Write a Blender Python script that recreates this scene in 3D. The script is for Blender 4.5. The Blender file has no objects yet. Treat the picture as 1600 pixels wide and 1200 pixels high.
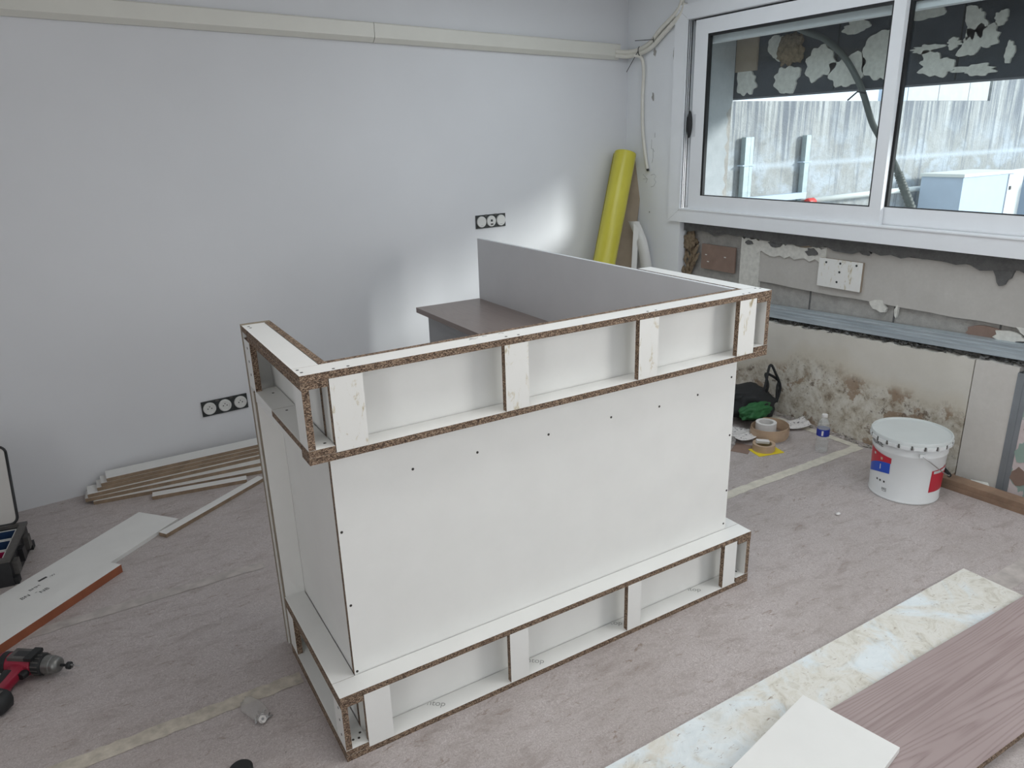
import bpy, bmesh, math, random
from mathutils import Vector, Matrix
random.seed(7)
D = bpy.data
SC = bpy.context.scene
COL = SC.collection
PI = math.pi

# ------------------------------------------------------------------ camera
CAM = Vector((-0.39264, -1.59101, 1.59220))
YAW, PITCH, ROLL, FPX = 0.536552, -0.322813, -0.029366, 1147.63
fw = Vector((math.sin(YAW)*math.cos(PITCH), math.cos(YAW)*math.cos(PITCH), math.sin(PITCH)))
rt = fw.cross(Vector((0, 0, 1))).normalized()
up = rt.cross(fw)
rx = rt*math.cos(ROLL) + up*math.sin(ROLL)
uy = -rt*math.sin(ROLL) + up*math.cos(ROLL)
cd = D.cameras.new('camera'); cd.sensor_width = 36.0; cd.lens = FPX/1600.0*36.0
cd.clip_start = 0.05; cd.clip_end = 200
cam = D.objects.new('camera', cd); COL.objects.link(cam)
m = Matrix((rx, uy, -fw)).transposed().to_4x4(); m.translation = CAM
cam.matrix_world = m
SC.camera = cam

# ------------------------------------------------------------------ world, sun, daylight, exposure
w = D.worlds.new('overcast_sky'); SC.world = w; w.use_nodes = True
bg = w.node_tree.nodes['Background']; bg.inputs[0].default_value = (0.80, 0.90, 1.0, 1); bg.inputs[1].default_value = 1.6
sd = D.lights.new('hazy_sun', 'SUN'); sd.energy = 3.7; sd.angle = math.radians(10); sd.color = (1.0, 0.985, 0.96)
sun = D.objects.new('hazy_sun', sd); COL.objects.link(sun)
sun.rotation_euler = Vector((1.0, -1.36, 0.52)).to_track_quat('Z', 'Y').to_euler()
def area(name, loc, to, sx, sy, power, color):
    l = D.lights.new(name, 'AREA'); l.shape = 'RECTANGLE'; l.size = sx; l.size_y = sy; l.energy = power; l.color = color
    o = D.objects.new(name, l); COL.objects.link(o); o.location = loc
    o.rotation_euler = (Vector(loc)-Vector(to)).to_track_quat('Z', 'Y').to_euler(); return o
# daylight entering through the glazed opening beside the photographer (window_2)
area('daylight_side_opening', (3.28, -2.20, 1.72), (0.6, 0.0, 0.9), 1.1, 1.2, 40, (1.0, 0.985, 0.96))
# fill lamp for ambient light, in a shop front added behind the photographer (added_shop_front)
area('shop_front_fill', (1.55, -3.47, 1.40), (1.3, 0.0, 1.1), 2.4, 2.0, 7, (0.93, 0.965, 1.0))
# fill lamp for left-facing surfaces, in a doorway added in the left wall (added_doorway)
area('doorway_fill', (-2.64, -1.95, 1.15), (1.5, -0.6, 0.9), 1.0, 2.0, 13, (1.0, 0.96, 0.91))
# four added fill lamps with fitted powers, hung in unseen panels (fill_panel)
FILL_LAMPS = [(-1.4, -2.0, 2), (0.4, -0.4, 12), (2.0, -0.4, 11), (2.0, 1.2, 8)]
for k, (lx, ly, lp) in enumerate(FILL_LAMPS):
    area('ceiling_fill', (lx, ly, 2.50), (lx, ly, 0), 1.0, 1.0, lp, (1.0, 0.985, 0.965) if k < 2 else (0.84, 0.93, 1.0))
SC.view_settings.view_transform = 'Standard'; SC.view_settings.look = 'None'
SC.view_settings.gamma = 1.0; SC.view_settings.use_curve_mapping = False
SC.view_settings.exposure = 0.0

# ------------------------------------------------------------------ material helpers
def newmat(name):
    mt = D.materials.new(name); mt.use_nodes = True
    nt = mt.node_tree; b = nt.nodes['Principled BSDF']
    return mt, nt, b
def coord(nt, scale=(1, 1, 1), kind='Object', rot=(0, 0, 0), loc=(0, 0, 0)):
    tc = nt.nodes.new('ShaderNodeTexCoord'); mp = nt.nodes.new('ShaderNodeMapping')
    mp.inputs['Scale'].default_value = scale; mp.inputs['Rotation'].default_value = rot; mp.inputs['Location'].default_value = loc
    nt.links.new(tc.outputs[kind], mp.inputs['Vector']); return mp.outputs[0]
def noise(nt, v, scale, detail=4, rough=.55, dist=0.0):
    n = nt.nodes.new('ShaderNodeTexNoise'); n.inputs['Scale'].default_value = scale; n.inputs['Detail'].default_value = detail
    n.inputs['Roughness'].default_value = rough; n.inputs['Distortion'].default_value = dist
    nt.links.new(v, n.inputs['Vector']); return n.outputs['Fac']
def voro(nt, v, scale, out='Color'):
    n = nt.nodes.new('ShaderNodeTexVoronoi'); n.inputs['Scale'].default_value = scale
    nt.links.new(v, n.inputs['Vector']); return n.outputs[out]
def ramp(nt, fac, stops):
    r = nt.nodes.new('ShaderNodeValToRGB'); e = r.color_ramp.elements
    while len(e) < len(stops): e.new(.5)
    for k, (p, c) in enumerate(stops):
        e[k].position = p; e[k].color = (c[0], c[1], c[2], 1) if hasattr(c, '__len__') else (c, c, c, 1)
    nt.links.new(fac, r.inputs[0]); return r.outputs[0]
def mix(nt, fac, a, b, mode='MIX'):
    n = nt.nodes.new('ShaderNodeMix'); n.data_type = 'RGBA'; n.blend_type = mode
    for inp, val in ((n.inputs['Factor'], fac), (n.inputs['A'], a), (n.inputs['B'], b)):
        pass
    for idx, val in ((0, fac), (6, a), (7, b)):
        s = n.inputs[idx]
        if hasattr(val, 'links') or isinstance(val, bpy.types.NodeSocket): nt.links.new(val, s)
        elif hasattr(val, '__len__'): s.default_value = (val[0], val[1], val[2], 1)
        else: s.default_value = val
    return n.outputs[2]
def math_(nt, op, a, b=0.0):
    n = nt.nodes.new('ShaderNodeMath'); n.operation = op
    for i, val in ((0, a), (1, b)):
        if isinstance(val, bpy.types.NodeSocket): nt.links.new(val, n.inputs[i])
        else: n.inputs[i].default_value = val
    return n.outputs[0]
def sep(nt, v):
    n = nt.nodes.new('ShaderNodeSeparateXYZ'); nt.links.new(v, n.inputs[0]); return n.outputs
def bump(nt, b, h, strength=.2, dist=.002):
    n = nt.nodes.new('ShaderNodeBump'); n.inputs['Strength'].default_value = strength; n.inputs['Distance'].default_value = dist
    nt.links.new(h, n.inputs['Height']); nt.links.new(n.outputs[0], b.inputs['Normal'])
def setc(nt, b, c):
    if isinstance(c, bpy.types.NodeSocket): nt.links.new(c, b.inputs['Base Color'])
    else: b.inputs['Base Color'].default_value = (c[0], c[1], c[2], 1)
def flat(name, c, rough=.5, metal=0.0, var=.06, vs=8.0, bmp=0.0, bs=120.0, spec=None):
    mt, nt, b = newmat(name); v = coord(nt)
    n = noise(nt, v, vs, 5)
    lo = [max(0, x*(1-var)) for x in c]; hi = [min(1, x*(1+var)) for x in c]
    setc(nt, b, ramp(nt, n, [(.3, lo), (.7, hi)]))
    b.inputs['Roughness'].default_value = rough; b.inputs['Metallic'].default_value = metal
    if spec is not None: b.inputs['Specular IOR Level'].default_value = spec
    if bmp: bump(nt, b, noise(nt, v, bs, 4), bmp, .002)
    return mt
M = {}
M['white'] = flat('white_melamine', (.80, .80, .775), .38, var=.02)
M['white_shelf'] = flat('white_shelf_board', (.74, .735, .71), .42, var=.03)
M['laminate_grey'] = flat('pale_grey_laminate', (.68, .69, .71), .42, var=.02)
M['darklam'] = flat('mid_grey_laminate', (.36, .365, .375), .45, var=.02)
M['trunk'] = flat('cream_pvc', (.70, .69, .63), .4, var=.02)
M['cable'] = flat('ivory_cable_sheath', (.72, .70, .63), .45, var=.03)
M['black'] = flat('black_plastic', (.018, .018, .02), .45, var=.2, vs=30)
M['rubber'] = flat('black_rubber', (.012, .013, .014), .6, var=.2)
M['frame'] = flat('white_lacquered_aluminium', (.86, .88, .90), .33, var=.015)
M['socket'] = flat('white_socket_plastic', (.68, .68, .66), .35, var=.02)
M['socket_dark'] = flat('dark_socket_frame', (.03, .034, .034), .5, var=.3, vs=60)
M['screw'] = flat('dark_screw_steel', (.06, .055, .05), .45, metal=.6)
M['steel'] = flat('bright_steel', (.55, .55, .55), .3, metal=1.0)
M['tape'] = flat('cream_masking_tape', (.62, .585, .50), .7, var=.12, vs=25)
M['plankedge'] = flat('brown_mdf_plank_edge', (.27, .195, .13), .8, var=.2, vs=30)
M['edgeband'] = flat('beech_edge_banding', (.50, .36, .25), .5, var=.08, vs=20)
M['yellowcard'] = flat('yellow_card', (.78, .62, .03), .5)
M['red'] = flat('crimson_plastic', (.30, .015, .04), .38, var=.08)
M['darkgrey'] = flat('dark_grey_plastic', (.085, .08, .075), .5, var=.2, vs=40)
M['orange_edge'] = flat('red_brown_veneer_edge', (.30, .095, .045), .5, var=.15, vs=14)
M['cardboard'] = flat('brown_cardboard', (.36, .29, .22), .8, var=.1)
M['brownplate'] = flat('brown_hardboard_plate', (.25, .17, .135), .6, var=.1, vs=20)
M['pencil'] = flat('pencil_mark', (.36, .36, .36), .8, var=.1)
M['ink'] = flat('black_ink', (.05, .05, .05), .7, var=.1)
M['greyink'] = flat('grey_ink', (.36, .36, .35), .7, var=.1)
M['green'] = flat('green_fabric', (.02, .12, .035), .7, var=.2)
M['blackfab'] = flat('black_fabric', (.014, .015, .016), .8, var=.3, bmp=.4, bs=400)
M['paper'] = flat('printed_paper', (.72, .70, .68), .7, var=.05)
M['bluelabel'] = flat('blue_label', (.02, .04, .32), .4)
M['bucketwhite'] = flat('white_painted_tin', (.74, .76, .76), .25, var=.02)
M['lidwhite'] = flat('greyish_bucket_lid', (.60, .63, .62), .35, var=.03)
M['redlabel'] = flat('red_label_print', (.50, .02, .04), .35, var=.04)
M['bluelabel2'] = flat('blue_label_print', (.02, .08, .50), .35, var=.04)
M['magenta'] = flat('magenta_bin_plastic', (.32, .01, .07), .35)
M['navy'] = flat('navy_bin_plastic', (.02, .05, .12), .35)
M['woodbeam'] = flat('rough_sawn_brown_timber', (.26, .17, .115), .8, var=.3, vs=9, bmp=.4, bs=60)
M['grout'] = flat('old_glue_residue', (.66, .65, .60), .8, var=.12, vs=40, bmp=.8, bs=90)
M['rust'] = flat('rusty_steel', (.36, .13, .06), .7, var=.3, vs=30)
M['outwhite'] = flat('white_outdoor_metal', (.55, .66, .80), .4, var=.03)
M['outcream'] = flat('white_outdoor_panel', (.82, .86, .84), .5, var=.03)
M['galvpost'] = flat('galvanised_post', (.42, .50, .52), .45, metal=.5, var=.1, vs=30)
M['conduit'] = flat('grey_corrugated_conduit', (.10, .115, .108), .5, var=.1)
M['yardground'] = flat('yard_concrete_ground', (.45, .44, .42), .85, var=.15)
M['ceiling'] = flat('white_ceiling_paint', (.78, .78, .77), .9, var=.01)
M['orange'] = flat('red_pipe_coupling', (.7, .05, .04), .4)

def m_wall(name, base, var=.03):
    mt, nt, b = newmat(name); v = coord(nt)
    a = noise(nt, v, 1.3, 4); s = noise(nt, v, 55, 3)
    lo = [c*(1-var) for c in base]; hi = [min(1, c*(1+var)) for c in base]
    setc(nt, b, ramp(nt, a, [(.3, lo), (.7, hi)])); b.inputs['Roughness'].default_value = .85
    bump(nt, b, s, .08, .002); return mt
M['wall'] = m_wall('matt_white_wall_paint', (.71, .718, .738))
M['plaster'] = m_wall('white_plaster_lining', (.83, .85, .87), .05)

def m_chip():
    mt, nt, b = newmat('raw_chipboard_edge'); v = coord(nt, (1, 1, 1.6))
    c = voro(nt, v, 330); n2 = nt.nodes.new('ShaderNodeSeparateColor'); nt.links.new(c, n2.inputs[0])
    c1 = ramp(nt, n2.outputs[0], [(.0, (.045, .028, .018)), (.35, (.12, .075, .05)), (.7, (.27, .185, .125)), (1, (.42, .32, .23))])
    g = noise(nt, v, 60, 3)
    setc(nt, b, mix(nt, 1.0, c1, ramp(nt, g, [(.3, .72), (.7, 1.15)]), 'MULTIPLY'))
    b.inputs['Roughness'].default_value = .9; bump(nt, b, n2.outputs[1], .5, .001); return mt
M['chip'] = m_chip()
def m_rawedge():
    mt, nt, b = newmat('dusty_mdf_edge'); v = coord(nt, (1, 1, .2))
    setc(nt, b, ramp(nt, noise(nt, v, 60, 5), [(.3, (.20, .165, .12)), (.7, (.36, .31, .235))])); b.inputs['Roughness'].default_value = .85; return mt
M['mdf'] = m_rawedge()
def m_worn():
    mt, nt, b = newmat('worn_white_melamine'); v = coord(nt, (1, 1, .45))
    n = noise(nt, v, 34, 7, .65, .6)
    setc(nt, b, ramp(nt, n, [(.30, (.34, .27, .15)), (.37, (.62, .57, .45)), (.43, (.79, .785, .75)), (1, (.81, .805, .78))]))
    b.inputs['Roughness'].default_value = .5; return mt
M['worn'] = m_worn()
def m_floor():
    mt, nt, b = newmat('dusty_grey_floor_fleece'); v = coord(nt)
    vs = coord(nt, (1, 2.6, 1), rot=(0, 0, .3)); vt = coord(nt, (1, 5.5, 1), rot=(0, 0, -.5), loc=(4, 2, 0))
    fib = noise(nt, v, 62, 9, .82, 3.2); fin = noise(nt, v, 330, 4, .7, 1.0)
    big = noise(nt, v, 1.7, 5, .6); mid = noise(nt, vs, 6.5, 8, .72, .7); spot = noise(nt, vs, 13, 9, .74, .9); scr = noise(nt, vt, 9, 9, .75, 1.2)
    base = ramp(nt, fib, [(.34, (.245, .20, .185)), (.45, (.42, .362, .345)), (.54, (.565, .505, .488)), (.66, (.85, .80, .785))])
    base = mix(nt, .35, base, ramp(nt, fin, [(.3, (.27, .24, .235)), (.7, (.66, .62, .615))]))
    base = mix(nt, ramp(nt, big, [(.42, 0.0), (.68, .35)]), base, (.34, .295, .27))
    base = mix(nt, ramp(nt, mid, [(.50, 0.0), (.66, .5)]), base, (.29, .24, .215))
    base = mix(nt, ramp(nt, spot, [(.585, 0.0), (.68, .75)]), base, (.215, .15, .105))
    base = mix(nt, ramp(nt, scr, [(.60, 0.0), (.68, .8)]), base, (.24, .175, .13))
    setc(nt, b, base); b.inputs['Roughness'].default_value = .42; b.inputs['Specular IOR Level'].default_value = .45
    bump(nt, b, fib, .6, .003); return mt
M['floor'] = m_floor()
def m_wood(name, a, bcol, scale=1.0, rough=.42, axis=0):
    mt, nt, b = newmat(name)
    sc = [9, 9, 9]; sc[axis] = .42
    d = noise(nt, coord(nt, tuple(x*scale for x in sc)), 1.0, 2, .4, .25)
    rings = math_(nt, 'FRACT', math_(nt, 'MULTIPLY', d, 26.0))
    sc2 = [300, 300, 300]; sc2[axis] = 4
    f = noise(nt, coord(nt, tuple(sc2)), 1.0, 3); g = noise(nt, coord(nt), 3, 4)
    r1 = ramp(nt, rings, [(.0, a), (.35, bcol), (.8, bcol), (1.0, a)])
    c = mix(nt, ramp(nt, f, [(.35, .0), (.65, .75)]), r1, bcol)
    setc(nt, b, mix(nt, ramp(nt, g, [(.35, .0), (.7, .35)]), c, a)); b.inputs['Roughness'].default_value = rough; return mt
M['oak'] = m_wood('taupe_oak_laminate', (.25, .185, .178), (.385, .31, .30), 1.0, .36)
M['desk'] = m_wood('brown_grey_desk_laminate', (.235, .185, .168), (.275, .222, .20), 1.0, .3, 1)
def m_dirty():
    mt, nt, b = newmat('plaster_smeared_white_board'); v = coord(nt)
    n = noise(nt, v, 13, 8, .68, 1.4); s = noise(nt, coord(nt, (1, 2.5, 1)), 42, 6, .7, .5); g = noise(nt, v, 5, 5, .6, .8)
    base = ramp(nt, n, [(.32, (.50, .47, .40)), (.45, (.68, .66, .59)), (.55, (.74, .73, .68)), (.64, (.62, .60, .53))])
    msk = ramp(nt, g, [(.50, 0.0), (.62, 1.0)])
    base = mix(nt, msk, base, ramp(nt, n, [(.3, (.66, .72, .74)), (.7, (.80, .85, .86))]))
    base = mix(nt, ramp(nt, s, [(.60, 0.0), (.70, .85)]), base, (.27, .20, .14))
    setc(nt, b, base); b.inputs['Roughness'].default_value = .5; bump(nt, b, n, .5, .002); return mt
M['dirty'] = m_dirty()
def m_concrete(name, a, c, scale=18, bmp=.7):
    mt, nt, b = newmat(name); v = coord(nt)
    n = noise(nt, v, scale, 8, .72); f = noise(nt, v, scale*12, 3)
    col = ramp(nt, n, [(.28, a), (.72, c)])
    setc(nt, b, mix(nt, ramp(nt, f, [(.3, 0.0), (.75, .5)]), col, a)); b.inputs['Roughness'].default_value = .92
    bump(nt, b, f, bmp, .004); return mt
M['concrete'] = m_concrete('grey_rough_concrete', (.30, .29, .27), (.52, .50, .47))
M['mortar'] = m_concrete('dark_fresh_mortar', (.10, .10, .098), (.19, .19, .185), 30)
M['board'] = m_concrete('smooth_grey_render_strip', (.46, .44, .41), (.56, .54, .505), 5, .1)
M['render'] = m_concrete('pale_grey_render', (.40, .43, .45), (.52, .55, .57), 14, .3)
M['blockwall'] = m_concrete('pale_concrete_block', (.55, .58, .60), (.70, .72, .73), 14, .3)
M['darkbeam'] = m_concrete('anthracite_painted_concrete', (.040, .046, .057), (.075, .084, .10), 9, .4)
M['foam'] = m_concrete('brown_mineral_wool', (.13, .085, .05), (.46, .36, .24), 45, 1.0)
M['crumb'] = m_concrete('plaster_crumbs', (.25, .21, .17), (.62, .60, .56), 90, .5)
def m_mould():
    mt, nt, b = newmat('mouldy_plasterboard'); v = coord(nt); s = sep(nt, v)
    base = ramp(nt, noise(nt, v, 3, 5), [(.3, (.60, .57, .51)), (.7, (.70, .67, .61))])
    # mould and torn paper below an uneven tide line
    tide = math_(nt, 'ADD', s[2], math_(nt, 'MULTIPLY', math_(nt, 'SUBTRACT', noise(nt, v, 2.6, 6), .5), .38))
    side = math_(nt, 'MULTIPLY', math_(nt, 'ABSOLUTE', math_(nt, 'SUBTRACT', s[1], .72)), .16)
    msk = ramp(nt, math_(nt, 'ADD', tide, side), [(.34, 1.0), (.40, 0.0)])
    halo = ramp(nt, math_(nt, 'ADD', tide, side), [(.37, .6), (.47, 0.0)])
    base = mix(nt, halo, base, (.55, .49, .38))
    n = noise(nt, v, 13, 10, .74, .25); n2 = noise(nt, coord(nt, loc=(3, 1, 2)), 6.0, 10, .70, .3); n3 = noise(nt, coord(nt, loc=(7, 4, 9)), 11, 10, .72, .3)
    rot = ramp(nt, n, [(.33, (.25, .20, .15)), (.43, (.46, .41, .33)), (.53, (.60, .565, .49)), (.66, (.70, .67, .61))])
    rot = mix(nt, ramp(nt, n2, [(.545, 0.0), (.585, .85)]), rot, (.30, .21, .14))
    rot = mix(nt, ramp(nt, n3, [(.585, 0.0), (.62, .85)]), rot, (.16, .12, .09))
    rot = mix(nt, ramp(nt, noise(nt, v, 50, 6), [(.60, 0.0), (.68, .6)]), rot, (.14, .115, .095))
    setc(nt, b, mix(nt, msk, base, rot)); b.inputs['Roughness'].default_value = .9
    bump(nt, b, n, .5, .004); return mt
M['mould'] = m_mould()
M['gypsum'] = m_concrete('bare_grey_plasterboard', (.58, .55, .51), (.68, .65, .61), 4, .1)
def m_pink():
    mt, nt, b = newmat('pinkish_plaster_with_green_patches'); v = coord(nt)
    n = noise(nt, v, 9, 6, .65, .5); n2 = noise(nt, coord(nt, loc=(5, 2, 1)), 8, 6, .6, .8)
    c = ramp(nt, n, [(.3, (.56, .47, .46)), (.6, (.66, .58, .57))])
    c = mix(nt, ramp(nt, n2, [(.56, 0.0), (.575, 1.0)]), c, (.33, .43, .38))
    setc(nt, b, c); b.inputs['Roughness'].default_value = .9; return mt
M['pink'] = m_pink()
def m_galv():
    mt, nt, b = newmat('galvanised_metal_rail'); v = coord(nt, (30, 2, 30))
    setc(nt, b, ramp(nt, noise(nt, v, 2, 4), [(.3, (.40, .46, .50)), (.7, (.58, .65, .69))]))
    b.inputs['Metallic'].default_value = .45; b.inputs['Roughness'].default_value = .4; return mt
M['galv'] = m_galv()
M['studsteel'] = flat('dull_zinc_stud', (.27, .29, .31), .5, metal=.4, var=.1)
def m_yardwall():
    mt, nt, b = newmat('streaked_concrete_yard_wall')
    v = coord(nt); s = sep(nt, v)
    st = noise(nt, coord(nt, (19, 1, .9)), 1.0, 8, .68, .3); s2 = noise(nt, coord(nt, (6, 1, .5), loc=(3, 0, 0)), 1.0, 6, .6, .2)
    blot = noise(nt, v, 3.0, 9, .68); fine = noise(nt, v, 28, 8, .78); bl2 = noise(nt, coord(nt, (2.2, 1, 3.2), loc=(1, 5, 2)), 2.0, 5, .55)
    hz_ = ramp(nt, math_(nt, 'ADD', math_(nt, 'SUBTRACT', s[2], .8), math_(nt, 'MULTIPLY', math_(nt, 'SUBTRACT', s2, .5), .5)), [(.50, 0.0), (.92, 1.0)])
    base = ramp(nt, blot, [(.30, (.33, .34, .33)), (.48, (.45, .46, .45)), (.60, (.52, .55, .57)), (.75, (.58, .64, .70))])
    base = mix(nt, ramp(nt, bl2, [(.50, 0.0), (.62, .7)]), base, (.58, .65, .72))
    strk = ramp(nt, st, [(.34, (.13, .145, .17)), (.45, (.28, .305, .335)), (.55, (.50, .515, .51)), (.68, (.66, .69, .70))])
    c = mix(nt, hz_, base, strk)
    c = mix(nt, ramp(nt, st, [(.36, .75), (.46, 0.0)]), c, (.25, .275, .31))
    c = mix(nt, ramp(nt, fine, [(.50, 0.0), (.75, .6)]), c, (.24, .26, .27))
    bd = math_(nt, 'ABSOLUTE', math_(nt, 'SUBTRACT', s[2], 1.345))
    c = mix(nt, ramp(nt, math_(nt, 'ADD', bd, math_(nt, 'MULTIPLY', blot, .06)), [(.035, .7), (.06, 0.0)]), c, (.62, .69, .75))
    setc(nt, b, c); b.inputs['Roughness'].default_value = .95; bump(nt, b, fine, .8, .015); return mt
M['yardwall'] = m_yardwall()
def m_yellow():
    mt, nt, b = newmat('yellow_plastic_film'); v = coord(nt, (1, 1, .3))
    setc(nt, b, ramp(nt, noise(nt, v, 9, 5), [(.3, (.56, .50, .05)), (.7, (.68, .62, .08))])); b.inputs['Roughness'].default_value = .3; return mt
M['yellow'] = m_yellow()
def m_glass():
    mt, nt, b = newmat('clear_window_glass'); nt.nodes.remove(b)
    out = nt.nodes['Material Output']; t = nt.nodes.new('ShaderNodeBsdfTransparent'); g = nt.nodes.new('ShaderNodeBsdfGlossy')
    t.inputs[0].default_value = (.93, .96, .96, 1); g.inputs['Roughness'].default_value = .02
    f = nt.nodes.new('ShaderNodeLayerWeight'); f.inputs[0].default_value = .5
    fc = math_(nt, 'ADD', math_(nt, 'MULTIPLY', math_(nt, 'POWER', f.outputs['Facing'], 4.0), .75), .035)
    mx = nt.nodes.new('ShaderNodeMixShader'); nt.links.new(fc, mx.inputs[0]); nt.links.new(t.outputs[0], mx.inputs[1]); nt.links.new(g.outputs[0], mx.inputs[2])
    nt.links.new(mx.outputs[0], out.inputs[0]); return mt
M['glass'] = m_glass()
def m_clear(name, tint, opac, rough=.15):
    mt, nt, b = newmat(name); b.inputs['Base Color'].default_value = (*tint, 1); b.inputs['Alpha'].default_value = opac
    b.inputs['Roughness'].default_value = rough; return mt
M['clearplastic'] = m_clear('clear_bottle_plastic', (.75, .78, .78), .28, .08)
M['bagplastic'] = m_clear('clear_bag_plastic', (.62, .60, .58), .30, .2)
M['lidplastic'] = m_clear('milky_clear_lid', (.60, .57, .53), .55, .2)

# ------------------------------------------------------------------ geometry helpers
def mk(name, verts, faces, mats, parent=None, fm=None, smooth=False, loc=None, rot=None):
    me = D.meshes.new(name); me.from_pydata([tuple(v) for v in verts], [], faces)
    if not isinstance(mats, (list, tuple)): mats = [mats]
    for mm in mats: me.materials.append(M[mm])
    if fm: me.polygons.foreach_set('material_index', fm)
    if smooth: me.polygons.foreach_set('use_smooth', [True]*len(me.polygons))
    me.update()
    o = D.objects.new(name, me); COL.objects.link(o)
    if parent: o.parent = parent
    if loc: o.location = loc
    if rot: o.rotation_euler = rot
    return o
BF = [(0, 4, 6, 2), (1, 3, 7, 5), (0, 1, 5, 4), (2, 6, 7, 3), (0, 2, 3, 1), (4, 5, 7, 6)]  # -x +x -y +y -z +z
def bv(lo, hi):
    return [(hi[0] if i & 1 else lo[0], hi[1] if i & 2 else lo[1], hi[2] if i & 4 else lo[2]) for i in range(8)]
def box(name, lo, hi, mat, parent=None, **k): return mk(name, bv(lo, hi), BF, mat, parent, **k)
def board(name, lo, hi, parent=None, face='white', edge='chip', thin=None, over={}, **k):
    s = [hi[i]-lo[i] for i in range(3)]
    if thin is None: thin = s.index(min(s))
    mats = [face, edge]; fm = [0 if i//2 == thin else 1 for i in range(6)]
    for i, mm in over.items():
        if mm not in mats: mats.append(mm)
        fm[i] = mats.index(mm)
    return mk(name, bv(lo, hi), BF, mats, parent, fm=fm, **k)
def multi(name, boxes, mat, parent=None, **k):
    V, F = [], []
    for lo, hi in boxes:
        n = len(V); V += bv(lo, hi); F += [tuple(i+n for i in f) for f in BF]
    return mk(name, V, F, mat, parent, **k)
def lathe_data(prof, seg=32, cap=True):
    V, F = [], []
    for r, z in prof:
        for i in range(seg): a = 2*PI*i/seg; V.append((r*math.cos(a), r*math.sin(a), z))
    for j in range(len(prof)-1):
        for i in range(seg):
            i2 = (i+1) % seg; F.append((j*seg+i, j*seg+i2, (j+1)*seg+i2, (j+1)*seg+i))
    if cap:
        F.append(tuple(reversed(range(seg)))); n = (len(prof)-1)*seg; F.append(tuple(n+i for i in range(seg)))
    return V, F
def lathe(name, prof, mat, parent=None, seg=32, cap=True, smooth=True, **k):
    V, F = lathe_data(prof, seg, cap); o = mk(name, V, F, mat, parent, smooth=smooth, **k)
    if smooth: autosm(o)
    return o
def autosm(o, ang=40):
    bm = bmesh.new(); bm.from_mesh(o.data); c = math.cos(math.radians(ang))
    for e in bm.edges:
        if len(e.link_faces) == 2 and e.link_faces[0].normal.dot(e.link_faces[1].normal) < c: e.smooth = False
    bm.to_mesh(o.data); bm.free()
def smooth_path(P, n=6):
    P = [Vector(p) for p in P]; out = []
    for i in range(len(P)-1):
        p0 = P[max(i-1, 0)]; p1 = P[i]; p2 = P[i+1]; p3 = P[min(i+2, len(P)-1)]
        for k in range(n):
            t = k/n
            out.append(.5*((2*p1)+(p2-p0)*t+(2*p0-5*p1+4*p2-p3)*t*t+(3*p1-p0-3*p2+p3)*t**3))
    out.append(P[-1]); return out
def tube_data(P, r, seg=10):
    P = [Vector(p) for p in P]; V, F = [], []; nrm = None
    for i, p in enumerate(P):
        t = (P[min(i+1, len(P)-1)]-P[max(i-1, 0)]).normalized()
        if nrm is None:
            nrm = t.orthogonal().normalized()
        nrm = (nrm-t*nrm.dot(t)).normalized(); b = t.cross(nrm)
        rr = r[i] if hasattr(r, '__len__') else r
        for k in range(seg):
            a = 2*PI*k/seg; V.append(p+nrm*math.cos(a)*rr+b*math.sin(a)*rr)
    for i in range(len(P)-1):
        for k in range(seg):
            k2 = (k+1) % seg; F.append((i*seg+k, i*seg+k2, (i+1)*seg+k2, (i+1)*seg+k))
    F.append(tuple(reversed(range(seg)))); n = (len(P)-1)*seg; F.append(tuple(n+k for k in range(seg)))
    return V, F
def tube(name, P, r, mat, parent=None, seg=10, **k):
    V, F = tube_data(P, r, seg); return mk(name, V, F, mat, parent, smooth=True, **k)
def prism(name, poly, z0, z1, mat, parent=None, f=None, **k):
    n = len(poly); V = [(p[0], p[1], z0) for p in poly]+[(p[0], p[1], z1) for p in poly]
    F = [tuple(reversed(range(n))), tuple(range(n, 2*n))]+[(i, (i+1) % n, n+(i+1) % n, n+i) for i in range(n)]
    if f: V = [f(*v) for v in V]
    return mk(name, V, F, mat, parent, **k)
def blob_poly(r1, r2, n=18, jag=.15, seed=0):
    rd = random.Random(seed); return [((r1*(1+rd.uniform(-jag, jag)))*math.cos(2*PI*i/n), (r2*(1+rd.uniform(-jag, jag)))*math.sin(2*PI*i/n)) for i in range(n)]
def wavy_poly(r1, r2, seed, n=44):
    rd = random.Random(seed*17+3); ph = [rd.uniform(0, 6.28) for _ in range(6)]; am = [.10, .09, .07, .05, .05, .04]; sc = 1.7 if seed in (8, 9, 11, 12, 13, 17) else 1.0
    out = []
    for i in range(n):
        t = 2*PI*i/n; k = 1+sum(am[q]*sc*math.sin((q+2+(q > 2)*3)*t+ph[q]) for q in range(6))+rd.uniform(-.03, .03)*sc
        out.append((r1*k*math.cos(t), r2*k*math.sin(t)))
    return out
def text_data(s, size):
    c = D.curves.new('t', 'FONT'); c.body = s; c.size = size; c.align_x = 'CENTER'; c.align_y = 'CENTER'
    o = D.objects.new('t', c); COL.objects.link(o)
    dg = bpy.context.evaluated_depsgraph_get(); me = D.meshes.new_from_object(o.evaluated_get(dg))
    V = [tuple(v.co) for v in me.vertices]; F = [tuple(p.vertices) for p in me.polygons]
    D.objects.remove(o); D.curves.remove(c); D.meshes.remove(me); return V, F
def text(name, s, size, mat, parent, f):
    V, F = text_data(s, size); return mk(name, [f(x, y) for x, y, z in V], F, mat, parent)
def tag(o, label, cat, group=None, kind=None):
    if label: o['label'] = label
    if cat: o['category'] = cat
    if group: o['group'] = group
    if kind: o['kind'] = kind
    return o
def struct(o): o['kind'] = 'structure'; return o
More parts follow.
